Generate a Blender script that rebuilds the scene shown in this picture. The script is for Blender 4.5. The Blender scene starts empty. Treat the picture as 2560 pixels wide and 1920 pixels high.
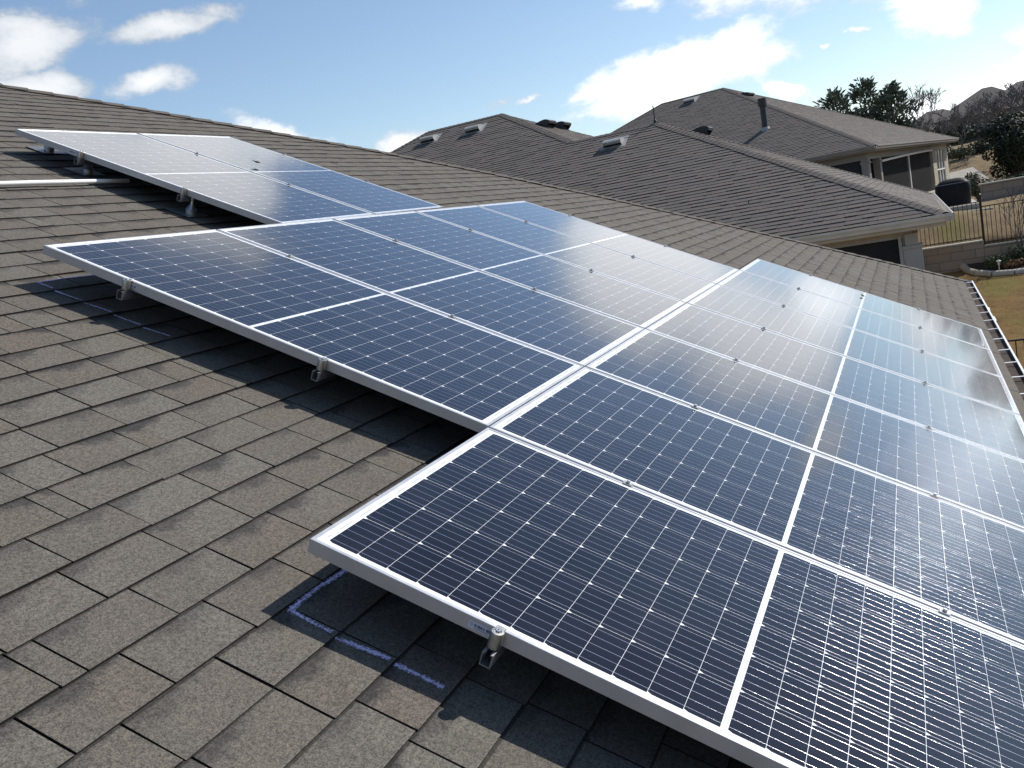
import bpy, math, random
from mathutils import Vector, Matrix

sc = bpy.context.scene
COL = sc.collection
R = math.radians
rnd = random.Random(7)

# ------------------------------------------------------------------ camera
CAM_LOC = Vector((-1.63824, -1.31802, 4.50070))
CAM_RIGHT = Vector((0.382777, -0.906707, -0.177101))
CAM_DOWN = Vector((-0.212153, 0.100305, -0.972075))
CAM_FWD = Vector((0.899151, 0.409660, -0.153966))
cam_data = bpy.data.cameras.new('camera')
cam_data.sensor_width = 36.0
cam_data.lens = 32.588
cam_data.clip_start = 0.05
cam_data.clip_end = 3000.0
cam = bpy.data.objects.new('camera', cam_data)
COL.objects.link(cam)
m3 = Matrix((CAM_RIGHT, -CAM_DOWN, -CAM_FWD)).transposed()
cam.matrix_world = Matrix.Translation(CAM_LOC) @ m3.to_4x4()
sc.camera = cam

# ------------------------------------------------------------------ colour management
sc.view_settings.view_transform = 'Standard'
sc.view_settings.look = 'None'
sc.view_settings.exposure = 0.28
sc.view_settings.gamma = 1.0
sc.view_settings.use_curve_mapping = False

# ------------------------------------------------------------------ node expression helper
class X:
    """A float socket with arithmetic that builds Math nodes."""
    def __init__(self, nt, s): self.nt = nt; self.s = s
    def _op(self, op, *a):
        n = self.nt.nodes.new('ShaderNodeMath'); n.operation = op
        for i, v in enumerate((self,) + a):
            if isinstance(v, X): self.nt.links.new(v.s, n.inputs[i])
            else: n.inputs[i].default_value = v
        return X(self.nt, n.outputs[0])
    def __add__(self, o): return self._op('ADD', o)
    __radd__ = __add__
    def __sub__(self, o): return self._op('SUBTRACT', o)
    def __rsub__(self, o): return (self * -1.0) + o
    def __mul__(self, o): return self._op('MULTIPLY', o)
    __rmul__ = __mul__
    def __truediv__(self, o): return self._op('DIVIDE', o)
    def abs(self): return self._op('ABSOLUTE')
    def fract(self): return self._op('FRACT')
    def floor(self): return self._op('FLOOR')
    def sqrt(self): return self._op('SQRT')
    def gt(self, o): return self._op('GREATER_THAN', o)
    def lt(self, o): return self._op('LESS_THAN', o)
    def max(self, o): return self._op('MAXIMUM', o)
    def min(self, o): return self._op('MINIMUM', o)
    def clamp(self):
        r = self._op('ADD', 0.0); r.s.node.use_clamp = True; return r
    def smooth(self, a, b):
        n = self.nt.nodes.new('ShaderNodeMapRange'); n.interpolation_type = 'SMOOTHSTEP'
        self.nt.links.new(self.s, n.inputs['Value'])
        n.inputs['From Min'].default_value = a; n.inputs['From Max'].default_value = b
        return X(self.nt, n.outputs[0])

def sep(nt, sock):
    n = nt.nodes.new('ShaderNodeSeparateXYZ'); nt.links.new(sock, n.inputs[0])
    return [X(nt, n.outputs[i]) for i in range(3)]
def put(nt, v, sock):
    if isinstance(v, X): nt.links.new(v.s, sock)
    elif hasattr(v, 'is_output'): nt.links.new(v, sock)
    else: sock.default_value = v
def mixc(nt, fac, a, b, mode='MIX'):
    n = nt.nodes.new('ShaderNodeMix'); n.data_type = 'RGBA'; n.blend_type = mode
    put(nt, fac, n.inputs[0])
    put(nt, a if not isinstance(a, tuple) else a + (1.0,) * (4 - len(a)), n.inputs[6])
    put(nt, b if not isinstance(b, tuple) else b + (1.0,) * (4 - len(b)), n.inputs[7])
    return n.outputs[2]
def noise(nt, vec, scale, detail=3.0, rough=0.55, color=False):
    n = nt.nodes.new('ShaderNodeTexNoise')
    if vec is not None: nt.links.new(vec, n.inputs['Vector'])
    n.inputs['Scale'].default_value = scale; n.inputs['Detail'].default_value = detail
    n.inputs['Roughness'].default_value = rough
    return n.outputs['Color'] if color else X(nt, n.outputs['Fac'])
def vscale(nt, vec, s):
    n = nt.nodes.new('ShaderNodeVectorMath'); n.operation = 'MULTIPLY'
    nt.links.new(vec, n.inputs[0]); n.inputs[1].default_value = s
    return n.outputs[0]
def vadd(nt, a, b):
    n = nt.nodes.new('ShaderNodeVectorMath'); n.operation = 'ADD'
    nt.links.new(a, n.inputs[0]); nt.links.new(b, n.inputs[1]); return n.outputs[0]
def vdot(nt, a, v):
    n = nt.nodes.new('ShaderNodeVectorMath'); n.operation = 'DOT_PRODUCT'
    nt.links.new(a, n.inputs[0]); n.inputs[1].default_value = v
    return X(nt, n.outputs['Value'])

# ------------------------------------------------------------------ sun and sky
SUN_DIR = Vector((0.54143, -0.50445, 0.67260)).normalized()
sun_data = bpy.data.lights.new('sun', 'SUN')
sun_data.energy = 4.5
sun_data.angle = R(0.53)
sun_data.color = (1.0, 0.95, 0.88)
sun = bpy.data.objects.new('sun', sun_data)
COL.objects.link(sun)
sun.rotation_euler = SUN_DIR.to_track_quat('Z', 'Y').to_euler()
sun.location = SUN_DIR * 60

# clouds: two tangent axes (dot product reaches 1 at the cloud's edge), centre direction, density, brightness
CLOUDS = [
    (10.785,-8.291,-4.427,7.866,2.943,-28.692,0.653,0.714,0.252,1.15,0.72),
    (8.605,-8.616,-3.912,10.019,9.474,-52.383,0.74,0.623,0.254,0.98,0.72),
    (13.225,-10.139,-6.094,5.889,6.132,-39.243,0.654,0.726,0.212,1.1,0.74),
    (14.873,-15.521,-3.161,6.294,6.357,-43.183,0.727,0.656,0.203,1.05,0.8),
    (10.19,-14.231,-0.532,5.439,-18.704,45.39,0.808,0.573,0.139,1.15,0.95),
    (11.965,-21.751,-3.828,-9.14,4.898,51.576,0.879,0.464,0.112,1.25,0.9),
    (1.421,-8.205,1.945,-4.7,2.11,31.326,0.971,0.2,0.132,1.3,1.15),
    (6.758,-24.436,5.088,14.886,-10.786,-85.239,0.949,0.289,0.129,0.9,1.1),
    (5.82,-22.431,-3.585,12.459,6.937,-66.645,0.956,0.216,0.201,0.85,1.05),
    (12.636,-31.836,-6.043,23.433,5.071,-170.746,0.929,0.343,0.138,0.75,0.9),
    (-0.589,-25.932,3.585,10.098,-7.958,-68.885,0.989,-0.002,0.145,0.62,1.1),
    (-2.394,-28.024,4.785,9.46,-1.538,-79.125,0.991,-0.064,0.12,0.62,1.1),
    (2.877,-62.054,-7.031,22.77,27.966,-181.503,0.991,0.031,0.129,0.8,1.1),
    (6.606,-90.65,-10.796,24.851,53.765,-221.55,0.991,0.057,0.125,0.8,1.1),
    (-1.135,-9.907,3.32,-0.974,5.459,30.527,0.994,-0.097,0.049,1.3,1.2),
    (0.002,-16.89,0.495,-1.641,1.325,37.638,0.999,0.001,0.044,1.2,1.2),
    (3.025,-26.118,-3.355,-2.534,-35.366,67.339,0.99,0.103,0.091,1.2,1.1),
    (-1.349,-13.417,-1.09,-0.984,-6.453,30.908,0.995,-0.101,0.011,1.4,1.2),
    (15.68,-36.697,-7.209,14.863,0.2,-95.436,0.92,0.365,0.144,0.5,0.8),
    (3.677,-45.642,-5.512,20.513,-0.169,-138.005,0.987,0.062,0.147,0.3,1),
    (-6.147,3.596,5.236,-3.591,-13.796,20.726,0.709,0.524,0.472,2.4,0.92),
    (8.919,-2.643,-13.911,5.676,36.288,-54.628,0.774,0.487,0.404,1.6,0.9),
    (6.763,-6.442,-4.803,8.426,18.994,-30.124,0.759,0.434,0.486,1,0.7),
    (-1.599,8.561,2.633,-2.757,-3.889,12.354,0.963,0.104,0.248,1.6,1),
    (-0.803,9.142,4.38,-2.977,-5.393,12.654,0.975,-0.02,0.221,1.4,1),
    (-0.128,-18.55,-4.543,-3.606,-0.903,23.259,0.988,-0.044,0.151,1,1.3),
    (2.234,27.807,15.179,-3.91,-11.966,27.651,0.988,-0.126,0.085,1.1,1),
    (3.811,-3.464,-16.878,4.251,35.658,4.678,0.958,-0.147,0.246,0.9,0.9),
    (4.828,30.261,8.352,-4.137,-4.464,30.251,0.977,-0.185,0.106,0.8,1),
]
world = bpy.data.worlds.new('World')
sc.world = world
world.use_nodes = True
wt = world.node_tree
wt.nodes.clear()
w_out = wt.nodes.new('ShaderNodeOutputWorld')
sky = wt.nodes.new('ShaderNodeTexSky')
sky.sky_type = 'NISHITA'
sky.sun_disc = False
sky.sun_elevation = math.asin(SUN_DIR.z)
sky.sun_rotation = math.atan2(SUN_DIR.x, SUN_DIR.y)
sky.altitude = 250
sky.air_density = 1.0
sky.dust_density = 0.4
sky.ozone_density = 1.4
bg_sky = wt.nodes.new('ShaderNodeBackground')
bg_sky.inputs['Strength'].default_value = SKY_STRENGTH = 0.118
wt.links.new(sky.outputs[0], bg_sky.inputs['Color'])
wtc = wt.nodes.new('ShaderNodeTexCoord')
wdir = wtc.outputs['Generated']
warp = vscale(wt, vadd(wt, noise(wt, wdir, 9.0, 5.0, 0.6, color=True), vscale(wt, noise(wt, wdir, 9.0, 0, color=True), (0, 0, 0))), (0.085, 0.085, 0.055))
wshift = wt.nodes.new('ShaderNodeVectorMath'); wshift.operation = 'SUBTRACT'
wt.links.new(vadd(wt, wdir, warp), wshift.inputs[0]); wshift.inputs[1].default_value = (0.0425, 0.0425, 0.0275)
wd = wshift.outputs[0]
dens = None; brt = None
for ax, ay, az, bx, by, bz, cx, cy, cz, wgt, br in CLOUDS:
    p = vdot(wt, wd, (ax, ay, az)); q = vdot(wt, wd, (bx, by, bz)); c = vdot(wt, wd, (cx, cy, cz))
    v = ((1.0 - (p * p + q * q).sqrt() * 0.62).clamp() * wgt) * c.gt(0.6)
    dens = v if dens is None else dens.max(v)
    b = v * br
    brt = b if brt is None else brt.max(b)
streak = vscale(wt, wdir, (1.0, 1.0, 2.2))
n1 = noise(wt, streak, 14.0, 10.0, 0.63)
n2 = noise(wt, streak, 3.2, 4.0, 0.55)
stray = (n2.smooth(0.60, 0.85) * 0.18)
fld = dens.max(stray) + (n1 - 0.5) * 1.05
cover = fld.smooth(0.40, 0.72)
c_bright = (brt / (dens + 0.001)).max(0.55) * (0.72 + 0.42 * fld.smooth(0.35, 1.0))
bg_cloud = wt.nodes.new('ShaderNodeBackground')
tone = mixc(wt, fld.smooth(0.4, 1.1), (0.84, 0.91, 1.0), (0.97, 0.985, 1.0))
wt.links.new(tone, bg_cloud.inputs['Color'])
put(wt, c_bright, bg_cloud.inputs['Strength'])
w_mix = wt.nodes.new('ShaderNodeMixShader')
put(wt, cover * 0.93, w_mix.inputs[0])
wt.links.new(bg_sky.outputs[0], w_mix.inputs[1])
wt.links.new(bg_cloud.outputs[0], w_mix.inputs[2])
wt.links.new(w_mix.outputs[0], w_out.inputs['Surface'])

# ------------------------------------------------------------------ object helpers
ROOTM = {}      # world matrices of the objects built so far
def tag(o, label=None, cat=None, group=None, kind=None):
    if label: o['label'] = label
    if cat: o['category'] = cat
    if group: o['group'] = group
    if kind: o['kind'] = kind
    return o
def empty(name, mat, label, cat, group=None):
    o = bpy.data.objects.new(name, None)
    o.empty_display_size = 0.2
    COL.objects.link(o)
    mw = mat if isinstance(mat, Matrix) else Matrix.Translation(Vector(mat))
    o.matrix_world = mw; ROOTM[o.name] = mw.copy()
    return tag(o, label, cat, group)
def copy_tree(o, parent=None):
    c = o.copy(); COL.objects.link(c); c.parent = parent
    for ch in list(o.children): copy_tree(ch, c)
    return c

class MB:
    """Collects faces for one mesh object."""
    def __init__(self): self.v = []; self.f = []; self.mi = []; self.uv = []; self.tint = []
    def face(self, pts, mi=0, uv=None, tint=None):
        b = len(self.v); self.v += [tuple(p) for p in pts]
        self.f.append(tuple(range(b, b + len(pts)))); self.mi.append(mi)
        self.uv.append(uv); self.tint.append(tint)
    def poly(self, verts, faces, mi=0):
        b = len(self.v); self.v += [tuple(p) for p in verts]
        for f in faces:
            self.f.append(tuple(i + b for i in f)); self.mi.append(mi); self.uv.append(None); self.tint.append(None)
    def box(self, lo, hi, M=None, mi=0, bev=0.0):
        x0, y0, z0 = lo; x1, y1, z1 = hi
        if bev <= 0:
            vs = [Vector(p) for p in ((x0,y0,z0),(x1,y0,z0),(x1,y1,z0),(x0,y1,z0),(x0,y0,z1),(x1,y0,z1),(x1,y1,z1),(x0,y1,z1))]
            fs = [(0,3,2,1),(4,5,6,7),(0,1,5,4),(1,2,6,5),(2,3,7,6),(3,0,4,7)]
        else:
            b = bev; vs = []; fs = []
            def ring(z, i): return [(x0+i,y0,z),(x1-i,y0,z),(x1,y0+i,z),(x1,y1-i,z),(x1-i,y1,z),(x0+i,y1,z),(x0,y1-i,z),(x0,y0+i,z)]
            def ring2(z): return [(x0+b,y0+b,z),(x1-b,y0+b,z),(x1-b,y0+b,z),(x1-b,y1-b,z),(x1-b,y1-b,z),(x0+b,y1-b,z),(x0+b,y1-b,z),(x0+b,y0+b,z)]
            rings = [ring2(z0), ring(z0+b, b), ring(z1-b, b), ring2(z1)]
            for r_ in rings: vs += [Vector(p) for p in r_]
            for k in range(3):
                for j in range(8):
                    fs.append((k*8+j, k*8+(j+1)%8, (k+1)*8+(j+1)%8, (k+1)*8+j))
            fs.append((0, 6, 4, 2)); fs.append((24, 26, 28, 30))
        if M is not None: vs = [M @ p for p in vs]
        self.poly(vs, fs, mi)
    def tube(self, pts, radii, seg=8, mi=0, cap=True):
        pts = [Vector(p) for p in pts]
        if not hasattr(radii, '__len__'): radii = [radii] * len(pts)
        vs = []; fs = []; up = None
        for i, p in enumerate(pts):
            t = (pts[min(i+1, len(pts)-1)] - pts[max(i-1, 0)]).normalized()
            if up is None or abs(up.dot(t)) > 0.95:
                up = Vector((0, 0, 1)) if abs(t.z) < 0.9 else Vector((1, 0, 0))
            a = t.cross(up).normalized(); b = a.cross(t).normalized(); up = b
            for k in range(seg):
                th = 2 * math.pi * k / seg
                vs.append(p + (a * math.cos(th) + b * math.sin(th)) * radii[i])
        for i in range(len(pts) - 1):
            for k in range(seg):
                fs.append((i*seg+k, i*seg+(k+1)%seg, (i+1)*seg+(k+1)%seg, (i+1)*seg+k))
        if cap:
            fs.append(tuple(reversed(range(seg)))); fs.append(tuple((len(pts)-1)*seg+k for k in range(seg)))
        self.poly(vs, fs, mi)
    def lathe(self, prof, M=None, seg=20, mi=0):
        vs = []; fs = []
        for r_, z in prof:
            for k in range(seg):
                th = 2*math.pi*k/seg; p = Vector((r_*math.cos(th), r_*math.sin(th), z))
                vs.append(M @ p if M is not None else p)
        for i in range(len(prof)-1):
            for k in range(seg):
                fs.append((i*seg+k, i*seg+(k+1)%seg, (i+1)*seg+(k+1)%seg, (i+1)*seg+k))
        fs.append(tuple(reversed(range(seg)))); fs.append(tuple((len(prof)-1)*seg+k for k in range(seg)))
        self.poly(vs, fs, mi)
    def extrude(self, prof, p0, p1, ax, ay, closed=True, mi=0):
        """Sweep a 2D profile [(a,b)] from p0 to p1; ax, ay are the profile's axes."""
        p0 = Vector(p0); p1 = Vector(p1); n = len(prof)
        vs = [p0 + ax*a + ay*b for a, b in prof] + [p1 + ax*a + ay*b for a, b in prof]
        fs = [(i, (i+1) % n, n + (i+1) % n, n + i) for i in range(n if closed else n-1)]
        if closed: fs += [tuple(reversed(range(n))), tuple(range(n, 2*n))]
        self.poly(vs, fs, mi)
    def build(self, name, mats, parent=None, world=True, smooth=False, label=None):
        me = bpy.data.meshes.new(name)
        me.from_pydata(self.v, [], self.f)
        if not isinstance(mats, (list, tuple)): mats = [mats]
        for m in mats: me.materials.append(m)
        me.polygons.foreach_set('material_index', self.mi)
        if any(u is not None for u in self.uv):
            ul = me.uv_layers.new(name='uv'); i = 0
            flat = []
            for f, u in zip(self.f, self.uv):
                for k in range(len(f)): flat += (u[k] if u is not None else (0.5, 0.5))
            ul.data.foreach_set('uv', flat)
        if any(t is not None for t in self.tint):
            ca = me.color_attributes.new('tint', 'FLOAT_COLOR', 'CORNER'); flat = []
            for f, t in zip(self.f, self.tint):
                flat += list((t or (0.5, 0.5, 0.5)) + (1.0,)) * len(f)
            ca.data.foreach_set('color', flat)
        if smooth: me.polygons.foreach_set('use_smooth', [True] * len(self.f))
        me.validate(); me.update()
        o = bpy.data.objects.new(name, me); COL.objects.link(o)
        if parent is not None:
            o.parent = parent
            if world:
                o.matrix_parent_inverse = ROOTM[parent.name].inverted()
                ROOTM[o.name] = Matrix.Identity(4)
        else:
            ROOTM[o.name] = Matrix.Identity(4)
        if label: o['label'] = label
        return o
def weighted(o, angle=35):
    """Smooth faces, keep creases sharp."""
    me = o.data
    me.polygons.foreach_set('use_smooth', [True] * len(me.polygons))
    try: me.set_sharp_from_angle(angle=R(angle))
    except Exception: pass
    return o

# ------------------------------------------------------------------ materials
def new_mat(name):
    m = bpy.data.materials.new(name); m.use_nodes = True
    nt = m.node_tree
    bs = nt.nodes['Principled BSDF']
    tc = nt.nodes.new('ShaderNodeTexCoord')
    return m, nt, bs, tc
def simple(name, col, rough=0.6, metal=0.0, var=0.12, scale=6.0, bump=0.0, bscale=60.0, spec=0.4):
    m, nt, bs, tc = new_mat(name)
    n = noise(nt, tc.outputs['Object'], scale, 5.0, 0.6)
    lo = tuple(c * (1 - var) for c in col); hi = tuple(min(1.0, c * (1 + var)) for c in col)
    nt.links.new(mixc(nt, n.smooth(0.3, 0.7), lo, hi), bs.inputs['Base Color'])
    bs.inputs['Metallic'].default_value = metal
    put(nt, n * 0.2 + (rough - 0.1), bs.inputs['Roughness'])
    bs.inputs['Specular IOR Level'].default_value = spec
    if bump:
        b = nt.nodes.new('ShaderNodeBump'); b.inputs['Strength'].default_value = bump; b.inputs['Distance'].default_value = 0.01
        put(nt, noise(nt, tc.outputs['Object'], bscale, 4.0), b.inputs['Height'])
        nt.links.new(b.outputs[0], bs.inputs['Normal'])
    return m

def shingle_mat(name, ca, cb, cc, dark, band=0.6, speck=0.55, gscale=420.0):
    """Asphalt shingle: three granule blends picked per tab, a darker blend along the tab's upper edge, coarse granules."""
    m, nt, bs, tc = new_mat(name)
    at = nt.nodes.new('ShaderNodeAttribute'); at.attribute_name = 'tint'
    r, g, b = sep(nt, at.outputs['Color'])
    uv = sep(nt, tc.outputs['UV'])
    ob = tc.outputs['Object']
    big = noise(nt, ob, 1.1, 3.0)
    med = noise(nt, ob, 16.0, 4.0, 0.6)
    # a second blend begins part of the way across a tab
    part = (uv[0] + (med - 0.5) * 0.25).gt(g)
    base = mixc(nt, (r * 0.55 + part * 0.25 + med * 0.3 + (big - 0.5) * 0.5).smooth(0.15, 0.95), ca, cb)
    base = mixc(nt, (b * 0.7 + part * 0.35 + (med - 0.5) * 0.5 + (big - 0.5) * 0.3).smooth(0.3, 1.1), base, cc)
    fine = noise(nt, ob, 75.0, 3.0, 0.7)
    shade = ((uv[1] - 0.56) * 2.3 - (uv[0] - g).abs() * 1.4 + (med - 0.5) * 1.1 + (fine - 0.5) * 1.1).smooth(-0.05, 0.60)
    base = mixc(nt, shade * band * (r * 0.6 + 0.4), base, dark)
    base = mixc(nt, (uv[1] + (med - 0.5) * 0.05).smooth(0.945, 0.975) * 0.7, base, tuple(c * 0.35 for c in dark))  # thin dark strip: dirt plus the shadow line under the next course, painted in
    g1 = noise(nt, ob, gscale, 2.0, 0.7)
    g2 = noise(nt, ob, gscale * 0.37, 2.0, 0.6)
    gr = (g1 * 0.65 + g2 * 0.35).smooth(0.32, 0.70)
    val = gr * speck + (1.0 - speck * 0.5)
    comb = nt.nodes.new('ShaderNodeCombineColor')
    for i in range(3): put(nt, val, comb.inputs[i])
    base = mixc(nt, 1.0, base, comb.outputs[0], 'MULTIPLY')
    nt.links.new(base, bs.inputs['Base Color'])
    bs.inputs['Roughness'].default_value = 0.92
    bs.inputs['Specular IOR Level'].default_value = 0.25
    bp = nt.nodes.new('ShaderNodeBump'); bp.inputs['Strength'].default_value = 0.55; bp.inputs['Distance'].default_value = 0.002
    put(nt, g1 + g2 * 0.5, bp.inputs['Height'])
    nt.links.new(bp.outputs[0], bs.inputs['Normal'])
    return m

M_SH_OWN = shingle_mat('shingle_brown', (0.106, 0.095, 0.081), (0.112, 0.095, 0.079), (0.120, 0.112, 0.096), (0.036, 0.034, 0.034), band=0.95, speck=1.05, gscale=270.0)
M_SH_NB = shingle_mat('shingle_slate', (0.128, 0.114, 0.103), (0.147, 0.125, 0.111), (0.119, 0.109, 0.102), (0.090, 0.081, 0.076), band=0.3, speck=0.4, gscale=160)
M_EDGE = simple('shingle_cut_edge', (0.016, 0.014, 0.012), 0.9, var=0.3, scale=90)
M_FELT = simple('roof_underlay', (0.034, 0.030, 0.026), 0.95, var=0.2)
M_ALU = simple('anodised_aluminium', (0.56, 0.565, 0.58), 0.36, 0.62, var=0.04, scale=14)
M_STEEL = simple('galvanised_steel', (0.52, 0.54, 0.56), 0.38, 0.85, var=0.10, scale=30)
M_CLAMP = simple('clamp_metal', (0.42, 0.41, 0.39), 0.34, 0.9, var=0.08, scale=60)
M_WHITE = simple('white_gutter_paint', (0.80, 0.80, 0.79), 0.35, 0.0, var=0.04)
M_CREAM = simple('cream_trim_paint', (0.50, 0.44, 0.36), 0.55, 0.0, var=0.06, scale=3)
M_TAN = simple('tan_stucco', (0.42, 0.36, 0.29), 0.8, 0.0, var=0.08, scale=8, bump=0.3)
M_GREYTRIM = simple('grey_trim_paint', (0.37, 0.36, 0.345), 0.55, 0.0, var=0.05, scale=3)
M_TAUPE = simple('taupe_trim_paint', (0.21, 0.195, 0.18), 0.6, 0.0, var=0.08, scale=3)
M_GUTCREAM = simple('cream_gutter_paint', (0.60, 0.55, 0.47), 0.45, 0.0, var=0.05, scale=3)
M_SCREEN = simple('insect_screen', (0.025, 0.026, 0.030), 0.7, 0.0, var=0.25, scale=2, spec=0.2)
M_BLACK = simple('black_vinyl', (0.009, 0.009, 0.011), 0.6, 0.0, var=0.3, scale=5, bump=0.5, bscale=7, spec=0.2)
M_IRON = simple('dark_bronze_iron', (0.030, 0.022, 0.018), 0.5, 0.3, var=0.15)
M_DARKMETAL = simple('dark_painted_metal', (0.035, 0.035, 0.038), 0.55, 0.2, var=0.2)
M_GLASSDK = simple('dark_window_glass', (0.03, 0.035, 0.04), 0.12, 0.0, var=0.1, spec=0.6)
M_CONC = simple('pale_concrete', (0.38, 0.35, 0.30), 0.85, 0.0, var=0.12, scale=5, bump=0.3)
M_MULCH = simple('dark_mulch', (0.045, 0.032, 0.024), 0.95, 0.0, var=0.4, scale=25, bump=0.8, bscale=40)

def brick_mat(name, c1, c2, mortar, bw, bh, gap=0.012, rough=0.85, rotz=0.0):
    m, nt, bs, tc = new_mat(name)
    mp = nt.nodes.new('ShaderNodeMapping'); mp.vector_type = 'POINT'
    mp.inputs['Rotation'].default_value = (0, 0, rotz)
    nt.links.new(tc.outputs['Object'], mp.inputs[0])
    s = sep(nt, mp.outputs[0])
    cb = nt.nodes.new('ShaderNodeCombineXYZ')
    put(nt, s[0] + s[1], cb.inputs[0]); put(nt, s[2], cb.inputs[1])
    br = nt.nodes.new('ShaderNodeTexBrick')
    nt.links.new(cb.outputs[0], br.inputs['Vector'])
    br.inputs['Color1'].default_value = c1 + (1,); br.inputs['Color2'].default_value = c2 + (1,)
    br.inputs['Mortar'].default_value = mortar + (1,)
    br.inputs['Scale'].default_value = 1.0
    br.inputs['Brick Width'].default_value = bw; br.inputs['Row Height'].default_value = bh
    br.inputs['Mortar Size'].default_value = gap; br.inputs['Bias'].default_value = 0.0
    n = noise(nt, tc.outputs['Object'], 5.0, 6.0, 0.65)
    col = mixc(nt, n * 0.5, br.outputs['Color'], tuple(c * 0.55 for c in c1))
    nt.links.new(col, bs.inputs['Base Color'])
    bs.inputs['Roughness'].default_value = rough
    bp = nt.nodes.new('ShaderNodeBump'); bp.inputs['Strength'].default_value = 0.7; bp.inputs['Distance'].default_value = 0.01
    bp.invert = True
    put(nt, X(nt, br.outputs['Fac']) - n * 0.4, bp.inputs['Height']); nt.links.new(bp.outputs[0], bs.inputs['Normal'])
    return m
M_BRICK_PALE = brick_mat('pale_brick', (0.46, 0.40, 0.31), (0.36, 0.31, 0.25), (0.40, 0.37, 0.33), 0.23, 0.085)
M_BRICK_BROWN = brick_mat('brown_brick', (0.20, 0.15, 0.13), (0.13, 0.10, 0.09), (0.20, 0.18, 0.16), 0.23, 0.085)
M_BLOCK = brick_mat('limestone_block', (0.35, 0.28, 0.22), (0.26, 0.205, 0.165), (0.16, 0.13, 0.105), 0.62, 0.24, 0.010)

# laminate of a solar panel: cells, busbars, white backsheet, glass
PW, PL = 0.998, 1.960
def laminate_mat():
    m, nt, bs, tc = new_mat('solar_laminate')
    o = sep(nt, tc.outputs['Object'])
    x = o[0]; y = o[1] * -1.0
    mu, mv, pu, pv = 0.025, 0.033, 0.158, 0.0783
    s = y.gt(PL / 2)
    yy = y - mv - s * (PL - 2 * mv - 12 * pv)
    cu = (x - mu) / pu; fu = cu.fract()
    cv = yy / pv; fv = cv.fract()
    inside = cu.gt(0.0) * cu.lt(6.0) * cv.gt(0.0) * cv.lt(12.0)
    du = (0.5 - (fu - 0.5).abs()) * pu
    dv = (0.5 - (fv - 0.5).abs()) * pv
    cell = inside * du.gt(0.00045) * dv.gt(0.00042) * (du * 2.2 + fv * pv).gt(0.0120)
    bfr = (fu * 5.0).fract() - 0.5
    bw = 0.00066
    bd = bfr * (pu / 5.0 / bw)
    bus = cell * bd.abs().lt(1.0)
    # per cell tone
    wn = nt.nodes.new('ShaderNodeTexWhiteNoise'); wn.noise_dimensions = '3D'
    cx = nt.nodes.new('ShaderNodeCombineXYZ')
    put(nt, cu.floor(), cx.inputs[0]); put(nt, cv.floor() + s * 20.0, cx.inputs[1])
    oi = nt.nodes.new('ShaderNodeObjectInfo'); put(nt, X(nt, oi.outputs['Random']) * 37.0, cx.inputs[2])
    nt.links.new(cx.outputs[0], wn.inputs['Vector'])
    ctone = mixc(nt, X(nt, wn.outputs['Value']), (0.0045, 0.0045, 0.0070), (0.0070, 0.0070, 0.0110))
    # backsheet with the grey ribbon dashes in its end margins and its middle gap
    dash = (x * 11.3 + (y * 3.0).floor() * 0.37).fract().lt(0.62) * (x * 3.1).fract().gt(0.12)
    ym = (y - PL / 2).abs()
    ye = y.min(PL - y)
    rib = (ye.gt(0.0205) * ye.lt(0.0265)).max(ym.gt(0.0022) * ym.lt(0.0048)) * dash
    sheet = mixc(nt, rib * 0.65, (0.80, 0.81, 0.82), (0.33, 0.34, 0.36))
    col = mixc(nt, cell, sheet, ctone)
    col = mixc(nt, bus, col, (0.74, 0.73, 0.74))
    # thin dust and a few specks on the glass
    ob = tc.outputs['Object']
    dust = noise(nt, ob, 3.5, 6.0, 0.65)
    spk = nt.nodes.new('ShaderNodeTexVoronoi'); spk.feature = 'F1'; spk.inputs['Scale'].default_value = 16.0
    nt.links.new(ob, spk.inputs['Vector'])
    speck = X(nt, spk.outputs['Distance']).lt(0.022)
    col = mixc(nt, (dust.smooth(0.40, 0.85) * 0.014 + speck * 0.12), col, (0.55, 0.54, 0.52))
    nt.links.new(col, bs.inputs['Base Color'])
    put(nt, bus * 0.80, bs.inputs['Metallic'])
    put(nt, 0.13 + bus * 0.06, bs.inputs['Roughness'])
    put(nt, 0.11 + bus * 0.29, bs.inputs['Specular IOR Level'])
    nt.links.new(mixc(nt, cell, (1.0, 1.0, 1.0), (0.10, 0.30, 1.0)), bs.inputs['Specular Tint'])
    # round wires: the normal swings across each busbar, with a slight unevenness along it
    wob = noise(nt, vscale(nt, ob, (160.0, 14.0, 1.0)), 1.0, 3.0, 0.7)
    nv = nt.nodes.new('ShaderNodeCombineXYZ')
    put(nt, bus * (bd * 0.95), nv.inputs[0]); put(nt, bus * (wob - 0.5) * 0.22, nv.inputs[1]); nv.inputs[2].default_value = 1.0
    vt = nt.nodes.new('ShaderNodeVectorTransform'); vt.vector_type = 'NORMAL'; vt.convert_from = 'OBJECT'; vt.convert_to = 'WORLD'
    nt.links.new(nv.outputs[0], vt.inputs[0])
    nn = nt.nodes.new('ShaderNodeVectorMath'); nn.operation = 'NORMALIZE'
    nt.links.new(vt.outputs[0], nn.inputs[0]); nt.links.new(nn.outputs[0], bs.inputs['Normal'])
    bs.inputs['Coat Weight'].default_value = 1.0
    bs.inputs['Coat IOR'].default_value = 1.27
    put(nt, dust * 0.05 + 0.045, bs.inputs['Coat Roughness'])
    return m
M_LAM = laminate_mat()

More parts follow.
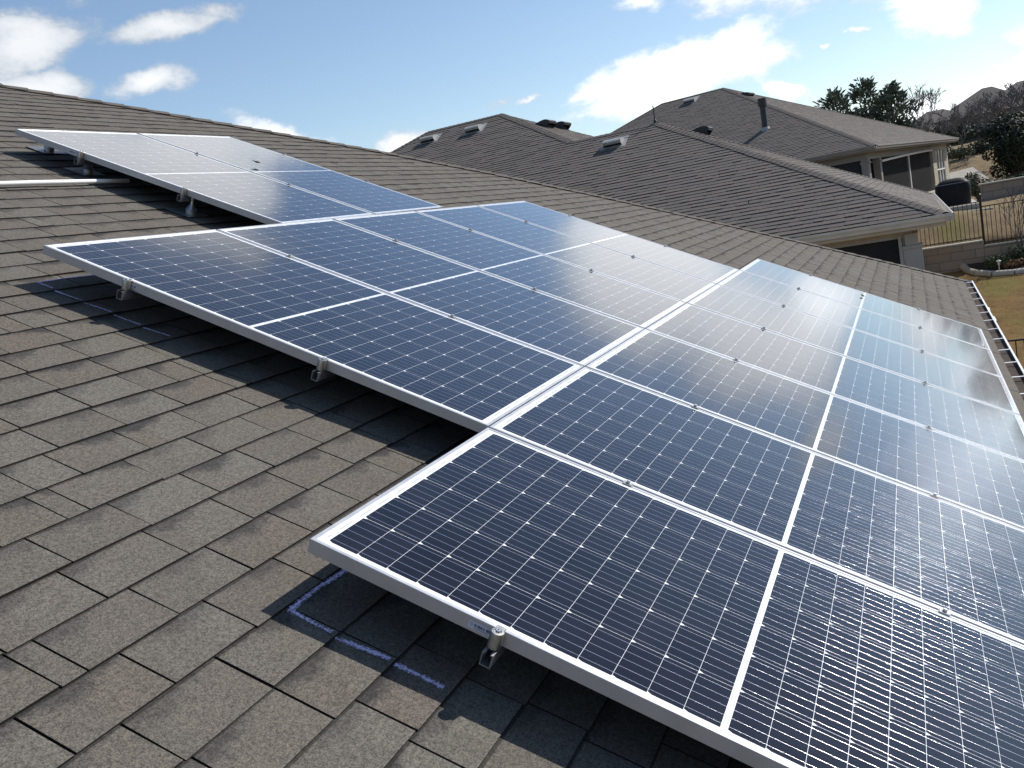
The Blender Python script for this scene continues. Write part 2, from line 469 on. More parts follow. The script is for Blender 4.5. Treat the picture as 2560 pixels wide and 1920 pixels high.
def foliage_mat(name, c1, c2, c3):
    m, nt, bs, tc = new_mat(name)
    at = nt.nodes.new('ShaderNodeAttribute'); at.attribute_name = 'tint'
    r, g, b = sep(nt, at.outputs['Color'])
    col = mixc(nt, r, c1, c2); col = mixc(nt, g.smooth(0.75, 1.0), col, c3)
    nt.links.new(col, bs.inputs['Base Color'])
    bs.inputs['Roughness'].default_value = 0.65; bs.inputs['Specular IOR Level'].default_value = 0.25
    return m
M_CEDAR = foliage_mat('cedar_foliage', (0.080, 0.100, 0.075), (0.130, 0.150, 0.105), (0.18, 0.19, 0.13))
M_OAK = foliage_mat('live_oak_foliage', (0.020, 0.030, 0.018), (0.038, 0.050, 0.026), (0.08, 0.085, 0.04))
M_SHRUB = foliage_mat('shrub_foliage', (0.030, 0.055, 0.022), (0.07, 0.10, 0.04), (0.14, 0.17, 0.09))
M_RUST = foliage_mat('rust_foliage', (0.16, 0.075, 0.035), (0.25, 0.13, 0.06), (0.30, 0.19, 0.10))
M_DRYBUSH = foliage_mat('dry_bush_foliage', (0.085, 0.085, 0.050), (0.13, 0.12, 0.07), (0.18, 0.16, 0.10))
M_BARK = simple('grey_bark', (0.095, 0.082, 0.074), 0.9, 0, var=0.25, scale=12, bump=0.5)
M_TWIG = simple('dull_twigs', (0.125, 0.115, 0.112), 0.9, 0, var=0.25, scale=12)

def ground_mat():
    m, nt, bs, tc = new_mat('winter_ground')
    ob = tc.outputs['Object']
    a = noise(nt, ob, 0.55, 5.0, 0.6); b = noise(nt, ob, 3.0, 5.0, 0.65); c = noise(nt, ob, 26.0, 4.0, 0.7); d = noise(nt, ob, 0.23, 3.0)
    xyz = sep(nt, ob)
    col = mixc(nt, b.smooth(0.3, 0.7), (0.135, 0.085, 0.035), (0.21, 0.135, 0.055))
    def spot(cx, cy, r_):
        dx = xyz[0] - cx; dy = xyz[1] - cy
        return (1.0 - (dx * dx * 0.25 + dy * dy).sqrt() / r_ + (b - 0.5) * 1.2).smooth(0.1, 0.7)
    hill = mixc(nt, b.smooth(0.35, 0.65), (0.20, 0.145, 0.085), (0.27, 0.20, 0.12))
    col = mixc(nt, xyz[0].smooth(26.8, 27.3), col, hill)
    col = mixc(nt, (a * 0.65 + b * 0.35).smooth(0.53, 0.68) * 0.75, col, (0.10, 0.13, 0.035))
    col = mixc(nt, spot(24.8, -3.15, 0.75).max(spot(28.1, -2.3, 0.7)).max(spot(20.5, -3.6, 0.6)) * 0.5, col, (0.125, 0.140, 0.035))
    col = mixc(nt, c.smooth(0.55, 0.75) * 0.6, col, (0.30, 0.24, 0.15))
    col = mixc(nt, c.smooth(0.50, 0.25) * 0.0 + (1.0 - c.smooth(0.25, 0.45)) * 0.55, col, (0.06, 0.045, 0.025))
    nt.links.new(col, bs.inputs['Base Color'])
    bs.inputs['Roughness'].default_value = 0.95; bs.inputs['Specular IOR Level'].default_value = 0.1
    bp = nt.nodes.new('ShaderNodeBump'); bp.inputs['Strength'].default_value = 0.8; bp.inputs['Distance'].default_value = 0.05
    put(nt, c + b, bp.inputs['Height']); nt.links.new(bp.outputs[0], bs.inputs['Normal'])
    return m
M_GROUND = ground_mat()

# ------------------------------------------------------------------ terrain
def lerp_table(t, x):
    if x <= t[0][0]: return t[0][1]
    for (a, va), (b, vb) in zip(t, t[1:]):
        if x <= b: return va + (vb - va) * (x - a) / (b - a)
    return t[-1][1]
TERR = [(-400, -0.6), (8, 0.0), (15.5, 0.0), (20.7, 0.55), (26.5, 1.34), (26.98, 1.38), (27.12, 2.06), (28.7, 2.75), (31, 2.92), (34, 2.90), (40, 2.70), (53, 2.55),
        (56.5, 3.5), (60, 4.25), (78, 4.95), (100, 6.0), (150, 8.2), (320, 12.0), (900, 16.0)]
def gz(x, y):
    z = lerp_table(TERR, x)
    if x > 28: z += 0.06 * math.sin(x * 0.7 + y * 0.4) + 0.05 * math.sin(y * 1.1 - x * 0.3)
    elif x < 26: z += 0.02 * math.sin(x * 1.3 + y * 0.9)
    return z
def build_ground():
    xs = [-400, -150, -60, -25, -10, 0, 5, 8, 10, 12, 14, 15.5] + [15.5 + i * 0.5 for i in range(1, 23)] + [26.98, 27.12, 27.5] + [28 + i * 0.75 for i in range(0, 45)] + [63, 67, 71, 75, 78, 84, 90, 100, 115, 135, 160, 220, 320, 500, 900]
    ys = [-600, -300, -150, -80, -45, -30, -22, -17] + [-14 + i * 0.6 for i in range(0, 30)] + [5, 7, 10, 14, 19, 26, 36, 50, 80, 150, 300, 600]
    mb = MB(); mb.v = [(x, y, gz(x, y)) for x in xs for y in ys]; n = len(ys)
    for i in range(len(xs) - 1):
        for j in range(n - 1):
            mb.f.append((i*n+j, (i+1)*n+j, (i+1)*n+j+1, i*n+j+1)); mb.mi.append(0); mb.uv.append(None); mb.tint.append(None)
    tag(mb.build('ground', M_GROUND, smooth=True), kind='structure')
build_ground()

# ------------------------------------------------------------------ shingled roof planes
def clip_half(poly, ax, val, keep_less):
    out = []
    for i in range(len(poly)):
        a, b = poly[i], poly[(i+1) % len(poly)]
        da = (val - a[ax]) if keep_less else (a[ax] - val)
        db = (val - b[ax]) if keep_less else (b[ax] - val)
        if da >= 0: out.append(a)
        if (da > 0 and db < 0) or (da < 0 and db > 0):
            t = da / (da - db); out.append((a[0]+(b[0]-a[0])*t, a[1]+(b[1]-a[1])*t))
    return out
def clip_rect(poly, x0, x1, d0, d1):
    p = clip_half(poly, 0, x0, False)
    if len(p) < 3: return []
    p = clip_half(p, 0, x1, True)
    if len(p) < 3: return []
    p = clip_half(p, 1, d0, False)
    if len(p) < 3: return []
    p = clip_half(p, 1, d1, True)
    if len(p) < 3: return []
    q = []
    for a in p:
        if not q or abs(a[0]-q[-1][0]) + abs(a[1]-q[-1][1]) > 1e-5: q.append(a)
    if len(q) > 1 and abs(q[0][0]-q[-1][0]) + abs(q[0][1]-q[-1][1]) < 1e-5: q.pop()
    return q if len(q) >= 3 else []
def shingles(mb, F, poly, d_ref, expo, tab, thick, rg, gap=0.006, jit=0.0, lift=0.0):
    """Lay individual shingle tabs over poly [(x, d)]; d grows down the slope. F maps (x, -d, h) to the world."""
    # under-sheet
    mb.face([F @ Vector((x, -d, -0.004)) for x, d in poly][::-1], mi=2)
    dmin = min(p[1] for p in poly); dmax = max(p[1] for p in poly)
    k0 = math.floor((dmin - d_ref) / expo); k1 = math.ceil((dmax - d_ref) / expo)
    for k in range(k0, k1 + 1):
        dl = d_ref + (k + 1) * expo; du = dl - expo - 0.014
        row = clip_half(clip_half(poly, 1, du, False), 1, dl, True) if True else poly
        if len(row) < 3: continue
        xa = min(p[0] for p in row); xb = max(p[0] for p in row)
        off = rg.random() * tab; hrow = rg.uniform(-0.0008, 0.0008)
        i0 = math.floor((xa - off) / tab); i1 = math.ceil((xb - off) / tab)
        edges = [off + i * tab + rg.uniform(-jit, jit) for i in range(i0, i1 + 2)]
        extra = []
        for e in edges:                                   # strip ends: a narrow sliver joint now and then
            if rg.random() < 0.10: extra.append(e + rg.uniform(0.25, 0.75) * tab)
        edges = sorted(edges + extra)
        for a, b in zip(edges, edges[1:]):
            if b - a < 0.03: continue
            g0 = gap * 0.5 * rg.uniform(0.7, 1.3)
            dj = dl + rg.uniform(-0.0022, 0.0022)
            pc = clip_rect(poly, a + g0, b - g0, du, min(dj, dmax))
            if not pc: continue
            t = rg.choice(thick) + hrow + rg.uniform(-0.0007, 0.0007)
            w = b - a; L = dl - du
            top = []; bot = []; uv = []
            curl = rg.uniform(0, 0.0016)
            for x, d in pc:
                f = (d - du) / L
                h = 0.0012 + (t - 0.0012) * f + lift
                if f > 0.9: h += curl * (x - a) / w
                top.append(F @ Vector((x, -d, h))); bot.append(F @ Vector((x, -d, -0.003)))
                uv.append(((x - a) / w, (dl - d) / expo))
            # keep the top face looking outward
            area = sum(pc[i][0]*pc[(i+1)%len(pc)][1] - pc[(i+1)%len(pc)][0]*pc[i][1] for i in range(len(pc)))
            if area > 0: top.reverse(); bot.reverse(); uv.reverse()
            tint = (rg.random(), rg.random(), rg.random())
            mb.face(top, 0, uv, tint)
            n = len(top)
            for i in range(n):
                j = (i + 1) % n
                mb.face([top[j], top[i], bot[i], bot[j]], 1)
def slope_frame(origin, ex, n):
    ex = Vector(ex).normalized(); n = Vector(n).normalized(); ey = n.cross(ex).normalized()
    M = Matrix((ex, ey, n)).transposed().to_4x4(); M.translation = Vector(origin)
    return M
def to2d(F, pts):
    I = F.inverted(); return [((I @ Vector(p)).x, -(I @ Vector(p)).y) for p in pts]
def cap_run(mb, pts, dirs, half, step, rg, thick=0.011):
    """Hip or ridge caps along a polyline. dirs: the two unit side directions (down each face)."""
    pts = [Vector(p) for p in pts]
    seg = [(pts[i+1]-pts[i]).length for i in range(len(pts)-1)]; tot = sum(seg)
    def at(s):
        s = max(0.0, min(tot - 1e-6, s))
        for i, l in enumerate(seg):
            if s <= l: return pts[i].lerp(pts[i+1], s / l)
            s -= l
        return pts[-1].copy()
    n = int(tot / step)
    up = Vector((0, 0, 1))
    for k in range(n + 1):
        s0 = k * step; s1 = min(tot, s0 + step + 0.03)
        if s1 - s0 < 0.05: continue
        a = at(s0); b = at(s1)                          # a = lower, exposed end; b = upper end, tucked under
        ha = thick * 1.5 + rg.uniform(0, 0.003); hb = thick * 0.7
        tint = (rg.random(), rg.random(), rg.random())
        wv = half * rg.uniform(0.93, 1.05)
        rows = []
        for c, h in ((a, ha), (b, hb)):
            rows.append([c + dirs[0]*wv + up*h*0.9, c + dirs[0]*wv*0.2 + up*(h+0.004), c + dirs[1]*wv*0.2 + up*(h+0.004), c + dirs[1]*wv + up*h*0.9])
        for i in range(3):
            mb.face([rows[0][i], rows[0][i+1], rows[1][i+1], rows[1][i]], 0, [(i/3, 0), ((i+1)/3, 0), ((i+1)/3, 1), (i/3, 1)], tint)
        for side in (0, 3):                              # outer edges
            mb.face([rows[0][side], rows[1][side], rows[1][side]-up*(hb+0.012), rows[0][side]-up*(ha+0.012)], 1)
        mb.face([rows[0][0], rows[0][1], rows[0][2], rows[0][3], rows[0][3]-up*(ha+0.01), rows[0][2]-up*(ha+0.004), rows[0][1]-up*(ha+0.004), rows[0][0]-up*(ha+0.01)], 1)
SHM = [M_SH_OWN, M_EDGE, M_FELT]
SHN = [M_SH_NB, M_EDGE, M_FELT]

# ------------------------------------------------------------------ own house
ZO = 3.915
TILT = math.atan(0.5); CA, SA = math.cos(TILT), math.sin(TILT)
FR = Matrix.Translation((0, 0, ZO)) @ Matrix.Rotation(TILT, 4, 'X')       # panel plane: x = along the courses, y = up the slope, z = out of the roof
WR = 0.165                                                                  # the panels' tops stand this far off the roof
FRR = FR @ Matrix.Translation((0, 0, -WR))
def roofp(u, v, h=0.0): return FRR @ Vector((u, -v, h))
HIP = [(-6.0, -7.35), (1.2, -7.25), (2.6, -6.85), (4.273, -6.123), (5.19, -5.62), (6.10, -5.03), (7.21, -4.30), (8.356, -3.40), (9.448, -2.285), (10.493, -0.955), (11.60, 0.56), (12.50, 1.86), (12.72, 2.18)]
house = empty('house', (4.0, 2.0, 0.0), 'single storey house with a brown shingle roof carrying the solar panels', 'house')
mb = MB()
rg = random.Random(11)
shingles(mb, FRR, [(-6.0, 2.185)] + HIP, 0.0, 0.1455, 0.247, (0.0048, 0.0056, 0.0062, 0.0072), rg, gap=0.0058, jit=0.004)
# the face beyond the hip, falling toward the neighbour, and the far face behind the ridge
ez = roofp(0, 2.185).z
hipw = [roofp(u, v) for u, v in HIP]
low = []
for p in hipw:
    low.append(Vector((p.x + (p.z - ez) * 2.0, p.y, ez)))
for i in range(2, len(hipw) - 1):
    mb.face([hipw[i], hipw[i+1], low[i+1], low[i]][::-1], 0, [(0.5, 0.3)] * 4, (0.5, 0.7, 0.5))
top = hipw[1]
mb.face([hipw[0], hipw[1], Vector((hipw[1].x, hipw[1].y + 4, hipw[1].z - 2)), Vector((hipw[0].x, hipw[0].y + 4, hipw[0].z - 2))], 0, [(0.5, 0.3)] * 4, (0.5, 0.7, 0.5))
mb.face([hipw[1], hipw[2], low[2], Vector((low[2].x, hipw[1].y + 4, ez)), Vector((hipw[1].x, hipw[1].y + 4, hipw[1].z - 2))], 0, [(0.5, 0.3)] * 5, (0.5, 0.7, 0.5))
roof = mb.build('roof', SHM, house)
mb = MB()
d1 = (FRR.to_3x3() @ Vector((-0.62, -0.78, 0))).normalized()
cap_run(mb, [p + Vector((0, 0, 0.006)) for p in hipw[::-1]], [d1, Vector((0.80, 0.3, -0.42)).normalized()], 0.125, 0.20, rg)
mb.build('hip_cap', SHM, roof)
# gutter along the eave, hung with white straps
eave = roofp(0, 2.165, -0.012)
gx0, gx1 = -6.0, 12.60
prof_out = [(0.0, 0.01), (0.0, -0.115), (0.085, -0.115), (0.095, -0.07), (0.128, -0.035), (0.128, 0.004), (0.112, 0.004), (0.112, -0.004), (0.122, -0.004), (0.122, -0.031), (0.089, -0.066), (0.080, -0.109), (0.006, -0.109), (0.006, 0.01)]
mb = MB()
mb.extrude(prof_out, (gx0, eave.y, eave.z), (gx1, eave.y, eave.z), Vector((0, -1, 0)), Vector((0, 0, 1)))
mb.box((gx1, eave.y - 0.128, eave.z - 0.115), (gx1 + 0.006, eave.y, eave.z + 0.004))
gut = mb.build('gutter', M_WHITE, house)
mb = MB()
mb.box((gx0, eave.y - 0.0875, eave.z - 0.107), (gx1 - 0.01, eave.y - 0.007, eave.z - 0.052))
mb.box((gx0, eave.y - 0.117, eave.z - 0.0305), (gx1 - 0.01, eave.y - 0.007, eave.z - 0.027)); mb.build('dark_trough_fill', M_MULCH, gut)  # debris widened to a dark fill and sheet, standing in for trough shade
x = 12.42
while x > -2:
    mb = MB(); mb.box((x, eave.y - 0.125, eave.z + 0.002), (x + 0.024, eave.y + 0.012, eave.z + 0.006)); mb.build('gutter_strap', M_WHITE, gut)
    x -= 0.57
mb = MB()
for a, b in (((0, -0.105), (0, -0.20)), ):
    mb.tube([(11.62, eave.y - 0.075, eave.z - 0.11), (11.62, eave.y - 0.085, eave.z - 0.20), (11.60, eave.y - 0.20, eave.z - 0.28), (11.60, eave.y - 0.21, eave.z - 0.40)], [0.045, 0.048, 0.05, 0.05], 10)
mb.lathe([(0.055, 0), (0.085, -0.02), (0.10, -0.06), (0.085, -0.10), (0.02, -0.115)], Matrix.Translation((11.60, eave.y - 0.21, eave.z - 0.36)), 14)
weighted(mb.build('downspout_elbow', M_WHITE, house))  # white downspout elbow with a rounded end, below the gutter
mb = MB()
mb.box((-5.5, eave.y + 0.45, 0.0), (12.1, eave.y + 0.60, eave.z - 0.02))
mb.box((12.0, eave.y + 0.60, 0.0), (12.15, 8.0, eave.z - 0.02))
mb.build('wall', M_BRICK_PALE, house)
mb = MB(); mb.box((-5.9, eave.y + 0.005, eave.z - 0.17), (12.55, eave.y + 0.03, eave.z + 0.0)); mb.box((-5.9, eave.y + 0.03, eave.z - 0.17), (12.55, eave.y + 0.45, eave.z - 0.155)); mb.build('fascia', M_CREAM, house)
# chalk marks snapped on the shingles for the layout of the two lower rows
def chalk_mat():
    m, nt, bs, tc = new_mat('violet_chalk')
    ob = tc.outputs['Object']
    n = noise(nt, ob, 130.0, 3.0, 0.7); n2 = noise(nt, ob, 9.0, 3.0)
    at = nt.nodes.new('ShaderNodeAttribute'); at.attribute_name = 'tint'
    r, g, b = sep(nt, at.outputs['Color'])
    fac = (n * 0.75 + n2 * 0.25 + (r - 0.5) * 0.40).smooth(0.50, 0.70)
    tr = nt.nodes.new('ShaderNodeBsdfTransparent'); mx = nt.nodes.new('ShaderNodeMixShader')
    bs.inputs['Base Color'].default_value = (0.60, 0.55, 0.78, 1); bs.inputs['Roughness'].default_value = 1.0
    put(nt, fac, mx.inputs[0]); nt.links.new(tr.outputs[0], mx.inputs[1]); nt.links.new(bs.outputs[0], mx.inputs[2])
    nt.links.new(mx.outputs[0], nt.nodes['Material Output'].inputs['Surface'])
    return m
M_CHALK = chalk_mat()
def chalk(path, width):
    mb = MB(); rc = random.Random(5)
    def h(v):
        f = ((v / 0.1455) % 1.0); return 0.0035 + 0.0075 * f
    for (u0, v0), (u1, v1) in zip(path, path[1:]):
        L = math.hypot(u1-u0, v1-v0); n = max(2, int(L / 0.012)); nx, ny = -(v1-v0)/L, (u1-u0)/L
        for i in range(n):
            a, b = i/n, (i+1)/n
            ua, va, ub, vb = u0+(u1-u0)*a, v0+(v1-v0)*a, u0+(u1-u0)*b, v0+(v1-v0)*b
            if int(va/0.1455 + 1000) != int(vb/0.1455 + 1000): continue
            wob = 0.004*math.sin(va*19+ua*23)
            for k in range(4):
                s0, s1 = (-1 + k*0.5), (-0.5 + k*0.5); w = width/2
                dens = 0.95 - 0.5*abs(s0+0.25)**2
                q = [(ua+nx*(s0*w+wob), va+ny*(s0*w+wob)), (ua+nx*(s1*w+wob), va+ny*(s1*w+wob)), (ub+nx*(s1*w+wob), vb+ny*(s1*w+wob)), (ub+nx*(s0*w+wob), vb+ny*(s0*w+wob))]
                mb.face([roofp(x_, y_, h(min(max(y_, math.floor(va/0.1455+1e-6)*0.1455+0.001), math.floor(va/0.1455+1e-6)*0.1455+0.144))) for x_, y_ in q], 0, None, (dens, 0, 0))
    return mb.build('chalk_mark', M_CHALK, house)
chalk([(0.20, 0.012), (-0.045, 0.014), (-0.048, 0.16), (-0.044, 0.42)], 0.018)
chalk([(1.32, -1.985), (1.02, -1.985), (1.025, -1.75), (1.03, -1.32)], 0.014)

# ------------------------------------------------------------------ solar panels
def make_panel():
    root = empty('solar_panel', Matrix.Identity(4), '-', 'solar panel', 'solar panels mounted on the roof')
    t, lip, hgt = 0.0016, 0.011, 0.035
    mb = MB()
    # frame: four mitred bars (outer wall, top lip, inner return)
    def bar(p0, p1, inw):
        p0, p1 = Vector(p0), Vector(p1); d = (p1-p0).normalized(); inw = Vector(inw); z = Vector((0, 0, 1))
        prof = [(0, -hgt), (0, -0.0010), (0.0010, 0), (lip-0.0008, 0), (lip, -0.0008), (lip, -0.006), (t, -0.006), (t, -hgt+t), (0.025, -hgt+t), (0.025, -hgt)]
        n = len(prof)
        vs = [p0 + inw*a + d*a + z*b for a, b in prof] + [p1 + inw*a - d*a + z*b for a, b in prof]
        fs = [(i, (i+1) % n, n+(i+1) % n, n+i) for i in range(n)]
        mb.poly(vs, fs)
    c = [(0, 0, 0), (PW, 0, 0), (PW, -PL, 0), (0, -PL, 0)]
    inn = [(0, -1, 0), (-1, 0, 0), (0, 1, 0), (1, 0, 0)]
    for i in range(4): bar(c[i], c[(i+1) % 4], inn[i])
    mb.build('frame', M_ALU, root, world=False)
    mb = MB()
    mb.box((lip-0.002, -PL+lip-0.002, -0.0065), (PW-lip+0.002, -lip+0.002, -0.0018))
    mb.build('laminate', M_LAM, root, world=False)
    mb = MB(); mb.box((0.36, -1.06, -0.034), (0.63, -0.90, -0.0068)); mb.build('junction_box', M_BLACK, root, world=False)
    # data sticker on the long outer side
    mb = MB(); mb.face([(-0.0006, -0.475, -0.027), (-0.0006, -0.475, -0.010), (-0.0006, -0.418, -0.010), (-0.0006, -0.418, -0.027)])
    st = mb.build('sticker', M_STICK, root, world=False)
    mb = MB(); rb = random.Random(3)
    cx, cz = 0.4245, -0.0175
    N = 14
    for k in range(N):
        a0, a1 = 2*math.pi*k/N, 2*math.pi*(k+1)/N
        mb.face([(-0.0010, -(cx+0.0032*math.cos(a0)), cz+0.0042*math.sin(a0)), (-0.0010, -(cx+0.0032*math.cos(a1)), cz+0.0042*math.sin(a1)), (-0.0010, -(cx+0.0024*math.cos(a1)), cz+0.0032*math.sin(a1)), (-0.0010, -(cx+0.0024*math.cos(a0)), cz+0.0032*math.sin(a0))][::-1])
    y = 0.4305
    while y < 0.4695:
        w = rb.choice((0.0007, 0.0012, 0.002)); 
        if not (0.4572 < y < 0.4592):
            mb.face([(-0.0010, -(y+w), cz-0.0035), (-0.0010, -(y+w), cz+0.0035), (-0.0010, -y, cz+0.0035), (-0.0010, -y, cz-0.0035)])
        y += w + rb.choice((0.0006, 0.0009, 0.0013))
    mb.face([(-0.0010, -0.466, cz-0.0072), (-0.0010, -0.466, cz-0.0060), (-0.0010, -0.433, cz-0.0060), (-0.0010, -0.433, cz-0.0072)])
    mb.build('barcode', M_INK, st, world=False)
    return root
M_STICK = simple('sticker_film', (0.62, 0.63, 0.72), 0.5, var=0.03)
M_INK = simple('sticker_ink', (0.05, 0.05, 0.12), 0.6, var=0.05)
PITCH = 1.010
A_U, A_V, A_W, A_ROT = 2.580, -3.955, 0.016, 0.017
def row_matrix(row):
    if row == 'A': return FR @ Matrix.Translation((A_U, -A_V, -A_W)) @ Matrix.Rotation(A_ROT, 4, 'Z')
    if row == 'B': return FR @ Matrix.Translation((PITCH + 0.010, PL + 0.005, 0))
    return FR @ Matrix.Translation((0.010, 0, 0))
ORD = ['nearest', 'second', 'third', 'fourth', 'fifth', 'sixth', 'seventh']
ROWN = {'A': 'upper pair', 'B': 'middle row', 'C': 'lower row'}
NP = {'A': 2, 'B': 5, 'C': 7}
proto = make_panel(); first = True
for row in 'CBA':
    for i in range(NP[row]):
        o = proto if first else copy_tree(proto)
        o.matrix_world = row_matrix(row) @ Matrix.Translation((i * PITCH, 0, rnd.uniform(-0.0008, 0.0008)))
        ROOTM[o.name] = o.matrix_world.copy()
        first = False
        look = 'gridded blue solar panel'
        if i == 0: lab = 'dark blue solar panel with its silver side showing, nearest of the ' + ROWN[row]
        elif i == NP[row] - 1: lab = 'blue solar panel at the far, hip side end of the ' + ROWN[row]
        else: lab = look + ', ' + ORD[i] + ' from the near end of the ' + ROWN[row]
        tag(o, lab)

# rails under the rows
RAILV = {'C': (0.49, 1.44), 'B': (0.44, 1.32), 'A': (0.53, 1.29)}
RNAME = {'C': 'lower row', 'B': 'middle row', 'A': 'upper pair'}
M_RAIL = simple('mill_aluminium', (0.24, 0.245, 0.26), 0.45, 0.7, var=0.06)
M_FLASH = simple('flashing_metal', (0.20, 0.205, 0.21), 0.4, 0.6, var=0.1)
def rail_mesh(L):
    mb = MB(); z1 = -0.0352
    prof = [(-0.013, z1-0.034), (-0.013, z1-0.001), (-0.0060, z1-0.001), (-0.0060, z1-0.004), (-0.0105, z1-0.004), (-0.0105, z1-0.031), (0.0105, z1-0.031), (0.0105, z1-0.004), (0.0060, z1-0.004), (0.0060, z1-0.001), (0.013, z1-0.001), (0.013, z1-0.034)]
    mb.extrude(prof, (-0.046, 0, 0), (L, 0, 0), Vector((0, 1, 0)), Vector((0, 0, 1)))
    return mb
for row in 'CBA':
    for j, rv in enumerate(RAILV[row]):
        o = empty('mounting_rail', row_matrix(row) @ Matrix.Translation((0, -rv, 0)), 'aluminium rail poking out under the ' + RNAME[row] + (', farther from the gutter' if j == 0 else ', nearer the gutter'), 'rail', 'mounting rails under the panels')
        rail_mesh(NP[row] * PITCH + 0.05).build('channel', M_RAIL, o, world=False)

def make_end_clamp(flip):
    o = empty('end_clamp', Matrix.Identity(4), '-', 'clamp', 'round end clamps on the panel edges')
    s = -1 if not flip else 1
    mb = MB()
    prof = [(0.0135, -0.0352), (0.0152, -0.034), (0.0152, 0.002), (0.0140, 0.0045), (0.0085, 0.0050), (0.0080, 0.0025), (0.0001, 0.0025)]
    mb.lathe(prof, Matrix.Translation((s*0.0165, 0, 0)), 24)
    mb.box((min(0, s*0.010)-0.000, -0.0125, 0.0008), (max(0, s*0.010)+0.0, 0.0125, 0.0040)) if False else None
    weighted(mb.build('sleeve', M_CLAMP, o, world=False), 40)
    mb = MB()
    x0, x1 = (s*0.010, -s*0.008); mb.box((min(x0, x1), -0.011, 0.0008), (max(x0, x1), 0.011, 0.0042), bev=0.001)
    mb.build('tongue', M_CLAMP, o, world=False)
    mb = MB(); mb.lathe([(0.0062, 0.002), (0.0062, 0.0075), (0.0050, 0.0085), (0.0030, 0.0085), (0.0028, 0.0050), (0.0001, 0.0050)], Matrix.Translation((s*0.0165, 0, 0)), 6)
    mb.build('bolt', M_STEEL, o, world=False)
    return o
ec = make_end_clamp(False); first = True
for row in 'CBA':
    for j, rv in enumerate(RAILV[row]):
        o = ec if first else copy_tree(ec); first = False
        o.matrix_world = row_matrix(row) @ Matrix.Translation((0, -rv, 0))
        where = {'C': ('beside the sticker at the near corner of the lower row', 'on the lower row, closer to the gutter'),
                 'B': ('beside the sticker at the left end of the middle row', 'on the middle row, close to the lower row'),
                 'A': ('on the upper pair, above the white pipe', 'on the upper pair, close to the middle row')}[row][j]
        tag(o, 'silver round end clamp ' + where)
ef = make_end_clamp(True); first = True
for row in 'CBA':
    for j, rv in enumerate(RAILV[row]):
        o = ef if first else copy_tree(ef); first = False
        o.matrix_world = row_matrix(row) @ Matrix.Translation(((NP[row]-1)*PITCH + PW, -rv, 0))
        tag(o, 'small end clamp on the far edge of the %s, %s' % (RNAME[row], 'farther from the gutter' if j == 0 else 'nearer the gutter'))
def make_mid_clamp():
    o = empty('mid_clamp', Matrix.Identity(4), '-', 'clamp', 'small clamps between neighbouring panels')
    mb = MB(); mb.box((-0.013, -0.015, 0.0006), (0.013, 0.015, 0.0036), bev=0.001); mb.box((-0.008, -0.017, -0.034), (0.008, 0.017, 0.0006)); mb.build('plate', M_CLAMP, o, world=False)
    mb = MB(); mb.lathe([(0.0088, 0.0036), (0.0088, 0.0050), (0.0065, 0.0052), (0.0065, 0.0112), (0.0055, 0.0120), (0.0001, 0.0120)], None, 6); mb.build('bolt', M_STEEL, o, world=False)
    return o
mc = make_mid_clamp(); first = True
for row in 'CBA':
    for i in range(NP[row] - 1):
        for j, rv in enumerate(RAILV[row]):
            o = mc if first else copy_tree(mc); first = False
            o.matrix_world = row_matrix(row) @ Matrix.Translation(((i+1)*PITCH - 0.010, -rv, 0))
            pair = ORD[i].replace('nearest', 'first') + ' and ' + ORD[i+1] + ' panels'
            tag(o, 'bolted clamp between %s of the %s, %s gutter' % (pair, {'C': 'lower row', 'B': 'middle row', 'A': 'upper pair'}[row], 'farther from' if j == 0 else 'nearer'))

# standoffs with flashing plates, seen under the near edge of the upper pair
def make_standoff():
    o = empty('roof_standoff', Matrix.Identity(4), '-', 'roof mount', 'roof mounts under the panels')
    mb = MB(); mb.box((-0.085, -0.06, 0.0105), (0.085, 0.11, 0.0120), bev=0.0005); mb.build('flashing', M_FLASH, o, world=False)
    mb = MB(); mb.lathe([(0.030, 0.0118), (0.030, 0.030), (0.033, 0.031), (0.033, 0.036), (0.028, 0.040), (0.0135, 0.062), (0.0085, 0.070), (0.0085, 0.092), (0.012, 0.093), (0.012, 0.104), (0.0001, 0.104)], None, 18)
    weighted(mb.build('post', M_STEEL, o, world=False), 40)
    return o
so = make_standoff(); first = True
for u, v, lab in ((2.700, -3.487, 'grey flared roof standoff on a shiny flashing plate beside the end of the white pipe'),
                  (2.640, -2.640, 'grey flared roof standoff in the shadow nearest the middle row'),
                  (2.86, -3.98, 'roof standoff with two pale flashing plates behind the uppermost panel corner'),
                  (0.62, 0.485, 'roof standoff in the dark gap under the lower row near the chalk corner'),
                  (1.62, -1.535, 'roof standoff in the dark gap under the middle row')):
    o = so if first else copy_tree(so); first = False
    o.matrix_world = FRR @ Matrix.Translation((u, -v, 0)); tag(o, lab)

# white conduit running in from the left under the upper pair
mb = MB()
pp = []
for i in range(0, 34):
    u = -3.0 + i * 0.175; pp.append(roofp(u, -3.235 - 0.01 * (u - 1.9), 0.030 + 0.0012 * math.sin(i * 0.9)))
mb.tube(pp, 0.0130, 12)
o = weighted(mb.build('conduit', M_WHITE), 60)
tag(o, 'white conduit pipe lying across the shingles and running under the upper panels', 'pipe')

